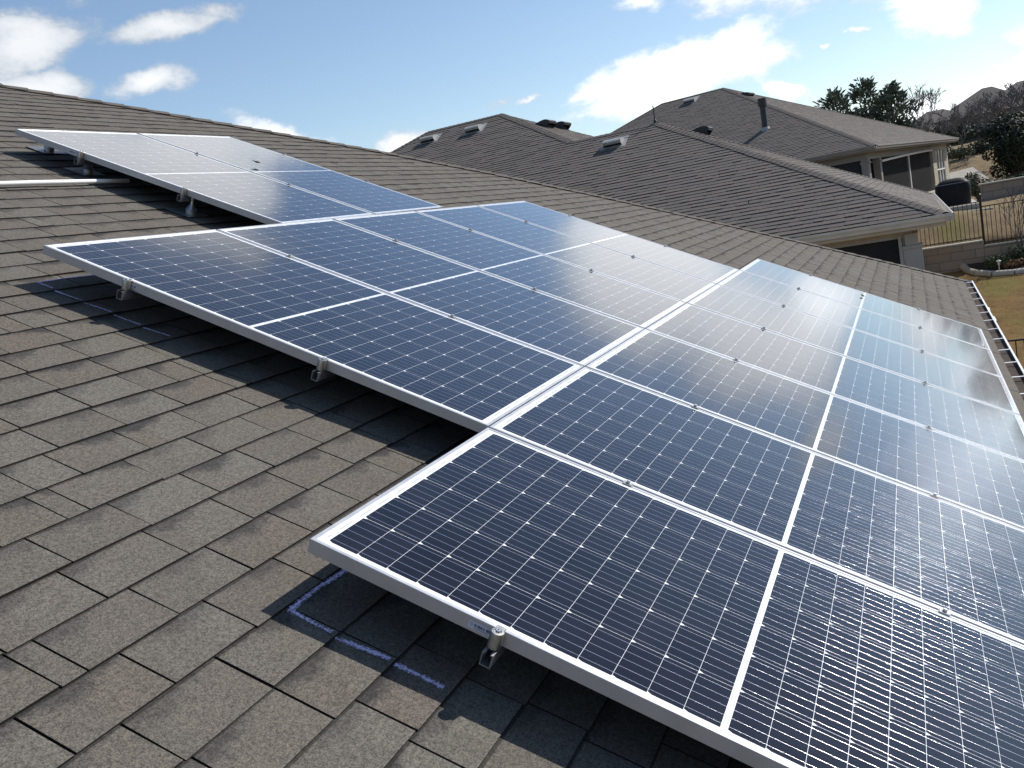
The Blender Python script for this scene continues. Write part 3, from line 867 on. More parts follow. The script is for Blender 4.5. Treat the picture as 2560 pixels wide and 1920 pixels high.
# two small dry leaves lying on the glass
M_LEAF = simple('dry_leaf', (0.05, 0.04, 0.03), 0.8, var=0.2)
for u, v, rot, lab in ((6.74, 0.965, 0.6, 'small dark leaf on the glass of the far panel of the lower row'), (3.845, -3.147, 2.2, 'small dark leaf on the glass of the upper row')):
    mb = MB(); Mx = FR @ Matrix.Translation((u, -v, 0.003)) @ Matrix.Rotation(rot, 4, 'Z')
    vs = [Mx @ Vector(p) for p in ((-0.030, 0, 0.004), (-0.012, 0.013, 0.010), (0.012, 0.011, 0.009), (0.032, 0.0, 0.012), (0.012, -0.011, 0.008), (-0.012, -0.013, 0.010), (0.0, 0, 0.0), (-0.030, 0, 0.0055), (-0.012, 0.013, 0.0115), (0.012, 0.011, 0.0105), (0.032, 0, 0.0135), (0.012, -0.011, 0.0095), (-0.012, -0.013, 0.0115), (0, 0, 0.0015))]
    fs = [(i, (i+1) % 6, 6) for i in range(6)] + [(7+(i+1) % 6, 7+i, 13) for i in range(6)] + [(i, 7+i, 7+(i+1) % 6, (i+1) % 6) for i in range(6)]
    mb.poly(vs, fs); tag(mb.build('leaf', M_LEAF), lab, 'leaf', 'leaves on the panels')

# ------------------------------------------------------------------ roof vents and pipes for the neighbours
def vent_mesh(F, x, y, w=0.46, dep=0.42, hgt=0.16):
    """Curved-hood box vent; F maps (x, y up-slope, out). Returns hood and throat meshes."""
    hood = MB(); n = 9
    prof = []
    for i in range(n):
        t = i / (n - 1); a = t * math.pi * 0.62
        prof.append((dep * 0.5 - dep * (t ** 0.9), 0.012 + hgt * math.sin(a) / 1.0 if i else 0.008))
    prof.append((prof[-1][0] - 0.006, prof[-1][1] - 0.055))
    for i in range(len(prof) - 1):
        (a, ha), (b, hb) = prof[i], prof[i+1]
        hood.face([F @ Vector((x - w/2, y + a, ha)), F @ Vector((x + w/2, y + a, ha)), F @ Vector((x + w/2, y + b, hb)), F @ Vector((x - w/2, y + b, hb))])
        hood.face([F @ Vector((x - w/2, y + a, ha - 0.012)), F @ Vector((x - w/2, y + b, hb - 0.012)), F @ Vector((x + w/2, y + b, hb - 0.012)), F @ Vector((x + w/2, y + a, ha - 0.012))])
    for sx in (-w/2, w/2):
        base = [F @ Vector((x + sx, y + a, h)) for a, h in prof] + [F @ Vector((x + sx, y + prof[-1][0] + 0.05, 0.0)), F @ Vector((x + sx, y + prof[0][0], 0.0))]
        hood.face(base); hood.face([p + (F.to_3x3() @ Vector((0.008 if sx < 0 else -0.008, 0, 0))) for p in base][::-1])
    hood.poly([F @ Vector(p) for p in ((x-w/2-0.10, y-dep/2-0.06, 0.013), (x+w/2+0.10, y-dep/2-0.06, 0.013), (x+w/2+0.10, y+dep/2+0.12, 0.013), (x-w/2-0.10, y+dep/2+0.12, 0.013))], [(0, 1, 2, 3)])
    thr = MB(); thr.box((x - w*0.40, y - dep*0.30, 0.0), (x + w*0.40, y + dep*0.22, 0.085), F)
    return hood, thr
def add_vent(F, x, y, parent, mat, **k):
    h, t = vent_mesh(F, x, y, **k)
    v = weighted(h.build('roof_vent', mat, parent), 30)
    t.build('vent_throat', M_SCREEN, v)
M_VENT = simple('galvanised_vent', (0.30, 0.30, 0.30), 0.7, 0.2, var=0.12, scale=9)

def gutter_run(mb, p0, p1, out, size=0.12):
    prof = [(0.0, 0.0), (0.0, -size), (size*0.72, -size), (size*0.80, -size*0.6), (size, -size*0.3), (size, 0.006), (size*0.88, 0.006), (size*0.88, -0.004), (size*0.93, -0.004), (size*0.93, -size*0.27), (size*0.73, -size*0.55), (size*0.66, -size*0.94), (0.006, -size*0.94), (0.006, 0.0)]
    mb.extrude(prof, p0, p1, Vector(out).normalized(), Vector((0, 0, 1)))

# ------------------------------------------------------------------ nearest neighbour: wide house with two ridges
KX, KY, ZE = 15.805, -1.833, 3.60
rB, rA = 6.03, 9.07
YS, YA, YL = 6.46, 9.50, 12.04
nb = empty('neighbour_house', (KX + 6, KY + 9, gz(KX + 6, 0)), 'nearest neighbour house with a wide double humped grey roof and dark screened porch', 'house')
K = Vector((KX, KY, ZE)); PB = Vector((KX + rB, KY + rB, ZE + rB/2)); SAD = Vector((KX + rB, YS, ZE + rB/2))
PA = Vector((KX + rA, YA, ZE + rA/2)); PLf = Vector((KX + rA, YL, ZE + rA/2)); KL = Vector((KX, YL + rA, ZE)); K2 = Vector((KX + 2*rB, KY, ZE))
VAL = Vector((KX + 2*rB, YS - rB, ZE)); A2 = Vector((KX + 2*rA, YS - rB, ZE)); KL2 = Vector((KX + 2*rA, YL + rA, ZE))
rg = random.Random(21)
mb = MB()
Fn = slope_frame(K, (0, -1, 0), (-0.5, 0, 1))
E1 = 0.145
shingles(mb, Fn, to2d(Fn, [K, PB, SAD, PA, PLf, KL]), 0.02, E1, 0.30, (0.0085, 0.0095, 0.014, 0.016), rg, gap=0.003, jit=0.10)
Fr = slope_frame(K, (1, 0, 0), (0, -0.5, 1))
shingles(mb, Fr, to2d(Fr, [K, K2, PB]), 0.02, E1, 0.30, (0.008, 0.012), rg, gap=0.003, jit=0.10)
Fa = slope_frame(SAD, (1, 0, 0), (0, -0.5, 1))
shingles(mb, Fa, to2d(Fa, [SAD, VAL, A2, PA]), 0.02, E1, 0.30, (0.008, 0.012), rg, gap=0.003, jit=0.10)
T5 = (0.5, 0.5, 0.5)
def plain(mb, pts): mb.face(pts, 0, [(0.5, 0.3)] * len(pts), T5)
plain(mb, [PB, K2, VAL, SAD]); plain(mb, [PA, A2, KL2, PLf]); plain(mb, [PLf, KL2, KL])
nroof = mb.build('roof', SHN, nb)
mb = MB()
def capline(mb, a, b, da, db, half=0.14): cap_run(mb, [a + Vector((0, 0, 0.008)), b + Vector((0, 0, 0.008))], [Vector(da).normalized(), Vector(db).normalized()], half, 0.145, rg, 0.012)
capline(mb, K, PB, (0.5, 1, 0.25) if False else (-0.75, 0.75, -0.375), (0.75, -0.75, -0.375))
capline(mb, SAD, PA, (-0.75, 0.75, -0.375), (0.75, -0.75, -0.375))
capline(mb, PB, SAD, (-0.89, 0, -0.45), (0.89, 0, -0.45))
capline(mb, PA, PLf, (-0.89, 0, -0.45), (0.89, 0, -0.45))
capline(mb, K2, PB, (-0.75, -0.75, -0.375), (0.75, 0.75, -0.375))
capline(mb, KL, PLf, (-0.75, -0.75, -0.375), (0.75, 0.75, -0.375))
mb.build('ridge_cap', SHN, nroof)
def l2(F, p): q = F.inverted() @ Vector(p); return q.x, q.y
for p in ((24.2, 11.68, 7.8), (24.15, 10.14, 7.77), (21.19, 5.18, 6.29)):
    x, y = l2(Fn, p); add_vent(Fn, x, y, nroof, M_VENT)
x, y = l2(Fr, (23.17, 3.43, 6.23)); add_vent(Fr, x, y, nroof, M_DARKMETAL, w=0.62, hgt=0.22)
for p in ((24.77, 8.2, 7.47), (26.15, 8.21, 7.47)):
    x, y = l2(Fa, p); add_vent(Fa, x, y, nroof, M_DARKMETAL, w=0.62, hgt=0.22)
mb = MB(); mb.lathe([(0.05, -0.05), (0.045, 0.05), (0.018, 0.10), (0.014, 0.42), (0.0, 0.43)], Matrix.Translation(PB + Vector((0.02, 0.05, 0.02))), 8); mb.build('vent_spike', M_DARKMETAL, nroof)
mb = MB()
gutter_run(mb, (KX, KY - 0.12, ZE - 0.01), (KX, KL.y, ZE - 0.01), (-1, 0, 0)); gutter_run(mb, (KX - 0.12, KY, ZE - 0.01), (K2.x, KY, ZE - 0.01), (0, -1, 0))
g = mb.build('gutter', M_GUTCREAM, nb)
mb = MB()
xx = KX + 0.4
while xx < K2.x: mb.box((xx, KY - 0.118, ZE - 0.006), (xx + 0.02, KY + 0.01, ZE - 0.001)); xx += 0.55
mb.build('gutter_strap', M_WHITE, g)
mb = MB()
OV = 0.45
mb.box((KX + 0.002, KY + 0.002, ZE - 0.20), (KX + 0.03, KL.y, ZE - 0.012)); mb.box((KX + 0.03, KY + 0.002, ZE - 0.20), (K2.x, KY + 0.03, ZE - 0.012))
mb.box((KX + 0.03, KY + 0.03, ZE - 0.20), (K2.x, KL.y, ZE - 0.185))
mb.build('fascia', M_CREAM, nb)
wx, wy = KX + OV, KY + OV
zb = 0.0
mb = MB()                                          # frieze beam and the wall beyond the porch
mb.box((wx, wy + 0.10, 3.315), (wx + 0.16, 5.2, ZE - 0.201))
mb.box((wx, 5.2, zb), (wx + 0.16, KL.y - 0.5, ZE - 0.201))
mb.box((wx + 0.1, wy, 3.315), (K2.x - 0.5, wy + 0.16, ZE - 0.201))
mb.box((wx + 3.2, wy + 0.16, zb), (wx + 3.36, 9.0, ZE - 0.201)); mb.box((wx + 3.4, wy + 0.003, zb), (K2.x - 0.5, wy + 0.157, 3.20))
mb.build('wall', M_TAN, nb)
mb = MB(); mb.box((wx + 0.02, 1.9, zb), (wx + 0.14, 2.1, 3.2)); mb.build('porch_post', M_GREYTRIM, nb)
mb = MB(); mb.box((wx + 0.06, wy + 0.25, 0.55), (wx + 0.07, 1.9, 3.315)); mb.box((wx + 0.06, 2.1, 0.55), (wx + 0.07, 5.2, 3.315)); sc_ = mb.build('porch_screen', M_SCREEN, nb)
mb = MB(); mb.box((wx + 0.03, wy + 0.25, 3.26), (wx + 0.10, 5.2, 3.314)); mb.box((wx + 0.03, wy + 0.22, 0.3), (wx + 0.10, wy + 0.27, 3.259)); mb.build('screen_frame', M_GREYTRIM, sc_)
mb = MB()                                          # corner column with cap and panels
cy = wy + 0.12
mb.box((wx - 0.02, cy - 0.16, zb), (wx + 0.30, cy + 0.16, 3.12), bev=0.008)
mb.box((wx - 0.035, cy - 0.11, 3.121), (wx + 0.285, cy + 0.11, 3.33), bev=0.008)
mb.box((wx - 0.045, cy - 0.175, 3.06), (wx + 0.32, cy + 0.175, 3.119), bev=0.006)
mb.box((wx - 0.034, cy - 0.12, zb + 0.3), (wx - 0.022, cy - 0.05, 2.90)); mb.box((wx - 0.034, cy + 0.05, zb + 0.3), (wx - 0.022, cy + 0.12, 2.90))
mb.box((wx - 0.03, cy + 0.161, zb), (wx + 0.26, cy + 0.215, 3.314))
mb.build('porch_column', M_GREYTRIM, nb)
mb = MB(); mb.box((wx - 0.1, wy - 0.1, -0.3), (wx + 3.2, 5.2, 0.12)); mb.build('porch_floor', M_CONC, nb)

# ------------------------------------------------------------------ second neighbour, turned a little and higher up the slope
PH = R(-11.5); e1 = Vector((math.cos(PH), math.sin(PH), 0)); e2 = Vector((-math.sin(PH), math.cos(PH), 0)); ez3 = Vector((0, 0, 1))
C2 = Vector((37.0, -0.305, 5.45)); r2 = 8.94
def H(a, b, c=0.0): return C2 + e1*a + e2*b + ez3*c
H2M = Matrix((e1, e2, ez3)).transposed().to_4x4(); H2M.translation = C2
h2 = empty('neighbour_house', H2M @ Matrix.Translation((9, 9, -2.5)), 'farther neighbour house with a tall hip roof, black flue pipe and shaded patio', 'house')
mb = MB(); q0, qp, ql, qk, qr = H(0, 0), H(r2, r2, r2/2), H(r2, 12.35, r2/2), H(0, 12.35 + r2), H(2*r2, 0)
F2n = slope_frame(q0, -e2, -0.5*e1 + ez3); F2r = slope_frame(q0, e1, -0.5*e2 + ez3)
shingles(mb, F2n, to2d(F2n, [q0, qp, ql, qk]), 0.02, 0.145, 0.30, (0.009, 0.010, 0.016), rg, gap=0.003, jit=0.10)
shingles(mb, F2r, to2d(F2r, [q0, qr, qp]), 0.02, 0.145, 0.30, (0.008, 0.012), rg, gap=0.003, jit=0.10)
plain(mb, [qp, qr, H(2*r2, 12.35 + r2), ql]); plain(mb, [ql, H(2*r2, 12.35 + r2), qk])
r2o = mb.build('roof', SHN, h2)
mb = MB()
capline(mb, q0, qp, -e1 + e2 - ez3*0.5, e1 - e2 - ez3*0.5); capline(mb, qp, ql, -e1 - ez3*0.5, e1 - ez3*0.5); capline(mb, qr, qp, -e1 - e2 - ez3*0.5, e1 + e2 - ez3*0.5); capline(mb, qk, ql, -e1 - e2 - ez3*0.5, e1 + e2 - ez3*0.5)
mb.build('ridge_cap', SHN, r2o)
x, y = l2(F2n, H(8.39, 10.5, 4.19)); add_vent(F2n, x, y, r2o, M_VENT, w=0.6, dep=0.55)
x, y = l2(F2r, H(8.25, 7.55, 3.77)); add_vent(F2r, x, y, r2o, M_DARKMETAL, w=0.7, dep=0.5)
fb = H(3.37, 5.18, 1.685)
mb = MB(); mb.lathe([(0.20, -0.06), (0.16, 0.10), (0.135, 0.16), (0.135, 1.02)], Matrix.Translation(fb), 16); mb.lathe([(0.19, 0.98), (0.19, 1.30), (0.17, 1.31)], Matrix.Translation(fb), 16)
fl = weighted(mb.build('flue_pipe', M_DARKMETAL, r2o), 40)
mb = MB(); mb.lathe([(0.23, -0.10), (0.19, 0.02), (0.155, 0.10), (0.14, 0.11)], Matrix.Translation(fb), 16); mb.build('flue_flashing', M_VENT, fl)
def hb(mb, lo, hi, bev=0.0): mb.box(lo, hi, H2M, 0, bev)
mb = MB(); gutter_run(mb, H(0, 0, -0.01), H(0, 12.35 + r2, -0.01), -e1, 0.13); gutter_run(mb, H(-0.1, 0, -0.01), H(2*r2, 0, -0.01), -e2, 0.13); mb.build('gutter', M_TAUPE, h2)
mb = MB(); hb(mb, (0.003, 0.003, -0.2), (0.03, 12.35 + r2, -0.012)); hb(mb, (0.03, 0.003, -0.2), (2*r2, 0.03, -0.012)); hb(mb, (0.03, 0.03, -0.2), (2*r2, 12, -0.185)); mb.build('fascia', M_TAUPE, h2)
mb = MB()                                           # beams over the patio openings
hb(mb, (0.45, 0.45, -0.46), (0.65, 6.0, -0.201)); hb(mb, (0.65, 0.45, -0.46), (13.4, 0.65, -0.201)); mb.build('patio_beam', M_TAUPE, h2)
for a, b in ((0.40, 0.40), (2.35, 0.42), (0.42, 3.6)):
    mb = MB(); hb(mb, (a, b, -2.9), (a + 0.30, b + 0.28, -0.46), 0.01); hb(mb, (a - 0.03, b - 0.03, -0.62), (a + 0.33, b + 0.31, -0.54)); mb.build('patio_column', M_TAUPE, h2)
mb = MB(); hb(mb, (8.15, 0.50, -2.9), (8.25, 0.60, -0.46)); mb.build('screen_post', M_WHITE, h2)
mb = MB()
for i in range(10):                                  # rolled shade hanging in a shallow curve under the beam
    t0, t1 = i/10, (i+1)/10; a0, a1 = 2.7 + 10.7*t0, 2.7 + 10.7*t1
    z0, z1 = -0.60 + 0.16*math.sin(t0*math.pi*0.5), -0.60 + 0.16*math.sin(t1*math.pi*0.5)
    mb.tube([H(a0, 0.44, z0), H(a1, 0.44, z1)], 0.05, 6)
mb.build('rolled_shade', M_WHITE, h2)
mb = MB(); hb(mb, (0.6, 3.9, -2.9), (13.4, 4.05, -0.2)); hb(mb, (0.45, 6.0, -3.2), (0.6, 20.5, -0.2)); mb.build('inner_wall', M_BRICK_BROWN, h2)
mb = MB(); hb(mb, (4.6, 3.86, -2.9), (6.0, 3.90, -0.75)); mb.build('patio_door', M_SCREEN, h2)
wall_mat = brick_mat('pale_brick_turned', (0.52, 0.46, 0.34), (0.40, 0.35, 0.27), (0.30, 0.28, 0.25), 0.34, 0.12, 0.016, rotz=-PH)
mb = MB(); hb(mb, (13.4, 0.45, -3.2), (14.3, 0.62, -0.201)); hb(mb, (16.5, 0.45, -3.2), (17.43, 0.62, -0.201)); hb(mb, (14.3, 0.45, -3.2), (16.5, 0.62, -2.35)); hb(mb, (14.3, 0.45, -0.50), (16.5, 0.62, -0.201)); hb(mb, (17.25, 0.62, -3.2), (17.43, 20.0, -0.201))
mb.build('brick_wall', wall_mat, h2)
mb = MB(); hb(mb, (13.25, 0.62, -3.2), (13.40, 3.9, -0.201)); mb.build('patio_wall', M_BRICK_BROWN, h2)
for i in range(3):
    a0 = 14.36 + i*0.72
    mb = MB(); hb(mb, (a0, 0.50, -2.34), (a0 + 0.64, 0.56, -0.51))
    wdw = mb.build('window', M_GLASSDK, h2)
    mb = MB(); hb(mb, (a0 - 0.04, 0.46, -2.345), (a0 + 0.0, 0.58, -0.505)); hb(mb, (a0 + 0.64, 0.46, -2.345), (a0 + 0.68, 0.58, -0.505)); hb(mb, (a0, 0.465, -1.48), (a0 + 0.64, 0.55, -1.42)); mb.build('window_frame', M_WHITE, wdw)
mb = MB(); hb(mb, (14.1, 0.36, -2.42), (16.7, 0.45, -2.35)); mb.build('window_sill', M_CONC, h2)
mb = MB(); hb(mb, (0.2, 0.2, -3.2), (13.4, 3.9, -2.40)); mb.build('patio_floor', M_CONC, h2)
mb = MB(); hb(mb, (0.52, 0.72, -2.39), (0.53, 3.55, -0.46)); mb.build('insect_screen', M_SCREEN, h2)
M_MESH = simple('see_through_screen', (0.03, 0.03, 0.032), 0.8, 0.0, var=0.1, spec=0.1)
M_MESH.node_tree.nodes['Principled BSDF'].inputs['Alpha'].default_value = 0.45
mb = MB(); hb(mb, (2.68, 0.53, -2.39), (8.14, 0.535, -0.462)); hb(mb, (8.26, 0.53, -2.39), (13.24, 0.535, -0.462)); mb.build('insect_screen', M_MESH, h2)

# ------------------------------------------------------------------ retaining walls and iron fence
def tagm(o, label, cat, group=None): return tag(o, label, cat, group)
mb = MB(); mb.box((26.98, -3.02, 0.9), (27.28, -1.2, 2.09), bev=0.012); mb.box((26.985, -14.0, 0.9), (27.28, -3.021, 1.95), bev=0.012)
rw = empty('retaining_wall', (27.1, -5, 0.9), 'stepped limestone block retaining wall below the iron fence', 'wall')
mb.build('blocks', M_BLOCK, rw)
mb = MB(); mb.box((26.95, -3.02, 2.0905), (27.31, -1.15, 2.135), bev=0.01); mb.box((26.95, -14.0, 1.9505), (27.31, -3.022, 1.995), bev=0.01); mb.build('capstone', M_CONC, rw)
def iron_fence(label, runs, posts, h, pitch, pw=0.045):
    """runs: (p0, p1, zbase); pickets between two rails."""
    base = Vector(runs[0][0]); f = empty('iron_fence', (base.x, base.y, runs[0][2]), label, 'fence')
    rl, pk = MB(), MB()
    for p0, p1, z in runs:
        a, b = Vector((p0[0], p0[1], z)), Vector((p1[0], p1[1], z)); L = (b - a).length; d = (b - a) / L; s = Vector((-d.y, d.x, 0))
        M_ = Matrix((d, s, Vector((0, 0, 1)))).transposed().to_4x4(); M_.translation = a
        for zz in (0.07, h - 0.06): rl.box((0, -0.016, zz - 0.013), (L, 0.016, zz + 0.013), M_)
        n = int(L / pitch)
        for i in range(1, n + 1): pk.box((i*pitch - 0.008, -0.008, 0.03), (i*pitch + 0.008, 0.008, h - 0.06), M_)
    rl.build('rail', M_IRON, f); pk.build('pickets', M_IRON, f)
    for x, y, z0, z1 in posts:
        mb = MB(); mb.box((x - pw/2, y - pw/2, z0), (x + pw/2, y + pw/2, z1)); mb.lathe([(pw*0.75, z1), (pw*0.75, z1+0.012), (0.0, z1+0.05)], Matrix.Translation((x, y, 0)), 4); mb.build('post', M_IRON, f)
    return f
iron_fence('dark bronze iron picket fence standing on the stepped retaining wall', [((27.1, -1.25), (27.1, -3.04), 2.14), ((27.1, -3.04), (27.1, -13.5), 2.00)], [(27.1, -3.04, 1.94, 3.36), (27.1, -1.22, 2.1, 3.36), (27.1, -5.6, 1.98, 3.12), (27.1, -8.1, 1.98, 3.12)], 1.10, 0.112, 0.06)
# fence in the near yard, its top seen just outside our gutter
iron_fence('dark iron fence in the near yard just outside the gutter', [((13.9, -2.20), (13.9, -9.0), 0.34)], [(13.9, -2.18, 0.0, 1.76), (13.9, -4.6, 0.0, 1.76), (13.9, -7.0, 0.0, 1.76)], 1.38, 0.112, 0.06)
# low wall beyond, right of the grill
mb = MB(); mb.box((34.6, -9.5, 2.7), (34.9, -3.55, 3.38), bev=0.012)
rw2 = empty('retaining_wall', (34.75, -6, 2.7), 'low rough stone wall with a pale top beside the dry bush, behind the grill', 'wall'); mb.build('blocks', M_BLOCK, rw2)
mb = MB(); mb.box((34.56, -9.5, 3.3805), (34.94, -3.5, 3.43), bev=0.01); mb.build('capstone', M_CONC, rw2)
# patio slab with a pale edge
mb = MB(); mb.box((29.7, -3.2, 2.60), (33.4, -0.6, 3.03), bev=0.02)
tag(mb.build('patio_slab', M_CONC), 'pale concrete patio slab under the covered grill', 'patio')
mb = MB(); mb.box((29.25, -3.5, 2.55), (29.45, -0.6, 2.86), bev=0.02); tag(mb.build('kerb', M_CONC), 'pale stone step edge in front of the patio slab', 'kerb')

# ------------------------------------------------------------------ covered grill
gr = empty('covered_grill', (30.9, -2.55, 3.03), 'barbecue grill under a fitted black cover on the patio slab', 'grill')
mb = MB(); rq = random.Random(4)
rings = [(0.00, 0.46, 0.34), (0.10, 0.47, 0.35), (0.35, 0.48, 0.36), (0.60, 0.50, 0.37), (0.80, 0.50, 0.36), (0.86, 0.48, 0.34), (1.00, 0.36, 0.26), (1.06, 0.24, 0.17), (1.075, 0.10, 0.08)]
SEG = 36; vs = []; fs = []
for z, a, b in rings:
    for k in range(SEG):
        th = 2*math.pi*k/SEG; c, s = math.cos(th), math.sin(th); p = 0.45
        fx = abs(c)**p*(1 if c > 0 else -1); fy = abs(s)**p*(1 if s > 0 else -1)
        wv = 1 + (0.02*math.sin(k*2.1 + z*4) + 0.015*math.sin(k*5.3) ) * (1 if z < 0.8 else 0.5)
        vs.append(Vector((30.9 + fy*b*wv, -2.55 + fx*a*wv, 3.035 + z * 0.76)))
for i in range(len(rings)-1):
    for k in range(SEG): fs.append((i*SEG+k, i*SEG+(k+1) % SEG, (i+1)*SEG+(k+1) % SEG, (i+1)*SEG+k))
fs.append(tuple((len(rings)-1)*SEG+k for k in range(SEG)))
mb.poly(vs, fs); weighted(mb.build('cover', M_BLACK, gr), 50)
mb = MB()
for k in range(SEG):
    a, b = vs[5*SEG+k], vs[5*SEG+(k+1) % SEG]; mb.tube([a + Vector((0, 0, 0.004)), b + Vector((0, 0, 0.004))], 0.011, 5)
mb.build('hem', simple('grey_hem_tape', (0.10, 0.105, 0.11), 0.6, var=0.1), gr)

# ------------------------------------------------------------------ planting bed
bed = [(27.0, -2.45), (26.75, -2.55), (26.25, -2.74), (25.95, -3.1), (25.85, -3.6), (25.95, -4.4), (26.0, -5.4), (26.3, -6.8), (27.0, -7.2)]
mb = MB()
for (x0, y0), (x1, y1) in zip(bed, bed[1:]):
    a, b = Vector((x0, y0, gz(x0, y0))), Vector((x1, y1, gz(x1, y1)))
    mb.tube([a + Vector((0, 0, 0.02)), b + Vector((0, 0, 0.02))], 0.105, 8)
tag(weighted(mb.build('bed_edging', M_CONC), 60), 'curved pale concrete edging round the planting bed', 'edging')
mb = MB(); mb.face([(x, y, gz(x, y) + 0.07) for x, y in bed]); tag(mb.build('mulch_bed', M_MULCH), kind='structure')

def foliage(mb, blobs, n, size, rg, flat=0.6, shell=0.55):
    """Leaf-sized faces through ellipsoid clumps: (centre, radii)."""
    wts = [b[1][0]*b[1][1]*b[1][2] for b in blobs]; tot = sum(wts)
    for (c, rr), w in zip(blobs, wts):
        k = max(10, int(n * w / tot)); ct = rg.random()
        for _ in range(k):
            while True:
                d = Vector((rg.uniform(-1, 1), rg.uniform(-1, 1), rg.uniform(-1, 1)))
                if 0.05 < d.length < 1: break
            d = d.normalized() * (d.length ** shell)
            p = Vector((c[0]+d.x*rr[0], c[1]+d.y*rr[1], c[2]+d.z*rr[2]))
            nrm = (d + Vector((rg.uniform(-1, 1), rg.uniform(-1, 1), rg.uniform(-.4, 1.2))) * 0.8).normalized()
            t = nrm.cross(Vector((rg.uniform(-1, 1), rg.uniform(-1, 1), rg.uniform(-1, 1)))).normalized(); b2 = nrm.cross(t)
            s = size * rg.uniform(0.6, 1.4)
            tint = (min(1, max(0, ct*0.5 + rg.random()*0.5)), rg.random(), 0)
            mb.face([p - t*s, p - b2*s*0.45, p + t*s, p + b2*s*0.45], 0, None, tint)
def bush(name, x, y, z, rx, ry, rz, mat, n, size, label, cat, seed, group=None):
    rq = random.Random(seed); t = empty(name, (x, y, z), label, cat, group)
    blobs = [((x + rq.uniform(-.5, .5)*rx, y + rq.uniform(-.5, .5)*ry, z + rz*rq.uniform(0.45, 1.25)), (rx*rq.uniform(.35, .6), ry*rq.uniform(.35, .6), rz*rq.uniform(.35, .55))) for _ in range(9)]
    mb = MB(); foliage(mb, blobs, n, size, rq); mb.build('foliage', mat, t)
    mb = MB()
    for c, rr in blobs[:6]: mb.tube([(x, y, z - 0.05), ((x+c[0])/2, (y+c[1])/2, z + rz*0.4), c], [0.02*rx*2, 0.014*rx*2, 0.005], 5)
    mb.build('stem', M_TWIG, t)
zb_ = gz(26.4, -3.3) + 0.05
bush('garden_shrub', 26.45, -3.28, zb_, 0.34, 0.42, 0.24, M_SHRUB, 900, 0.035, 'round green shrub behind the small lantern in the planting bed', 'shrub', 1)
bush('garden_shrub', 26.6, -3.95, zb_, 0.34, 0.45, 0.32, M_SHRUB, 900, 0.035, 'green shrub at the right of the planting bed by the sapling', 'shrub', 2)
bush('garden_shrub', 26.3, -3.62, zb_ - 0.03, 0.26, 0.30, 0.15, M_RUST, 600, 0.03, 'low rust brown shrub between the two green shrubs', 'shrub', 3)
bush('garden_shrub', 26.5, -4.9, zb_, 0.34, 0.45, 0.28, M_SHRUB, 700, 0.035, 'green shrub farther along the planting bed past the sapling', 'shrub', 4)
lt = empty('garden_light', (26.05, -3.27, gz(26, -3.3) + 0.05), 'small pale path lantern in front of the green shrub', 'lamp')
mb = MB(); mb.lathe([(0.015, 0), (0.015, 0.20), (0.035, 0.21), (0.038, 0.30), (0.015, 0.31)], Matrix.Translation((26.05, -3.27, gz(26, -3.3) + 0.02)), 10); mb.build('lantern', M_STEEL, lt)
mb = MB(); mb.lathe([(0.062, 0.305), (0.060, 0.32), (0.02, 0.345), (0.0, 0.35)], Matrix.Translation((26.05, -3.27, gz(26, -3.3) + 0.02)), 10); mb.build('lantern_cap', M_WHITE, lt)

# ------------------------------------------------------------------ trees
def bare_tree(name, base, h, seed, label, spread=0.45, depth=5, r0=None, group=None, nchild=(2, 3), lean=(0, 0), rmin=0.019):
    rq = random.Random(seed); t = empty(name, base, label, 'tree', group)
    tr, cr = MB(), MB(); r0 = r0 or h * 0.022
    def grow(p, d, L, r, lev):
        pts = [p]; q = p.copy(); dd = d.copy(); n = 4 if lev < 2 else 3
        for i in range(n):
            dd = (dd + Vector((rq.uniform(-1, 1), rq.uniform(-1, 1), rq.uniform(-.35, .7))) * 0.16).normalized(); q = q + dd * L / n; pts.append(q.copy())
        rad = [r * (1 - 0.45 * i / n) for i in range(n + 1)]
        (tr if lev == 0 else cr).tube(pts, rad, 7 if lev == 0 else (5 if lev < 3 else 3), 0, lev < 2)
        if lev >= depth: return
        for k in range(rq.randint(*nchild) + (2 if lev == 0 else 0)):
            f = rq.uniform(0.45, 1.0) if k else 1.0
            idx = min(n, max(1, int(round(f * n)))); s = pts[idx]
            a = Vector((rq.uniform(-1, 1), rq.uniform(-1, 1), rq.uniform(-.1, .8))).normalized()
            grow(s, (dd * (1 - spread) + a * spread).normalized(), L * rq.uniform(0.58, 0.82), max(rad[idx] * rq.uniform(0.5, 0.75), rmin), lev + 1)
    grow(Vector(base) - Vector((0, 0, 0.1)), Vector((lean[0], lean[1], 1)).normalized(), h * 0.34, r0, 0)
    tr.build('trunk', M_BARK, t); cr.build('crown', M_TWIG, t)
bare_tree('bare_tree', (66.0, -2.75, gz(66, -2.7)), 6.0, 5, 'slender bare tree between the cedars and the far grey roofs', depth=6, r0=0.085)
bare_tree('bare_tree', (62.0, -6.25, gz(62, -6.2)), 3.9, 8, 'bare tree with a wide twiggy crown before the far roofs', 0.55, depth=6, r0=0.09)
bare_tree('bare_tree', (72.0, -5.0, gz(72, -5.0)), 4.0, 18, 'small bare tree in front of the far house wall', 0.5, depth=6, r0=0.08)
bare_tree('bare_tree', (58.0, -7.6, gz(58, -7.4)), 4.2, 28, 'bare tree at the right edge rising out of the dark oak', 0.5, depth=6, r0=0.09)
bare_tree('bare_tree', (75.0, -3.6, gz(75, -3.6)), 3.6, 41, 'low twiggy bare tree just left of the far house window', 0.5, depth=6, r0=0.08)
bare_tree('bare_tree', (80.0, -2.4, gz(80, -2.4)), 3.6, 43, 'bare tree low behind the brick wall of the farther neighbour', 0.5, depth=6, r0=0.08)
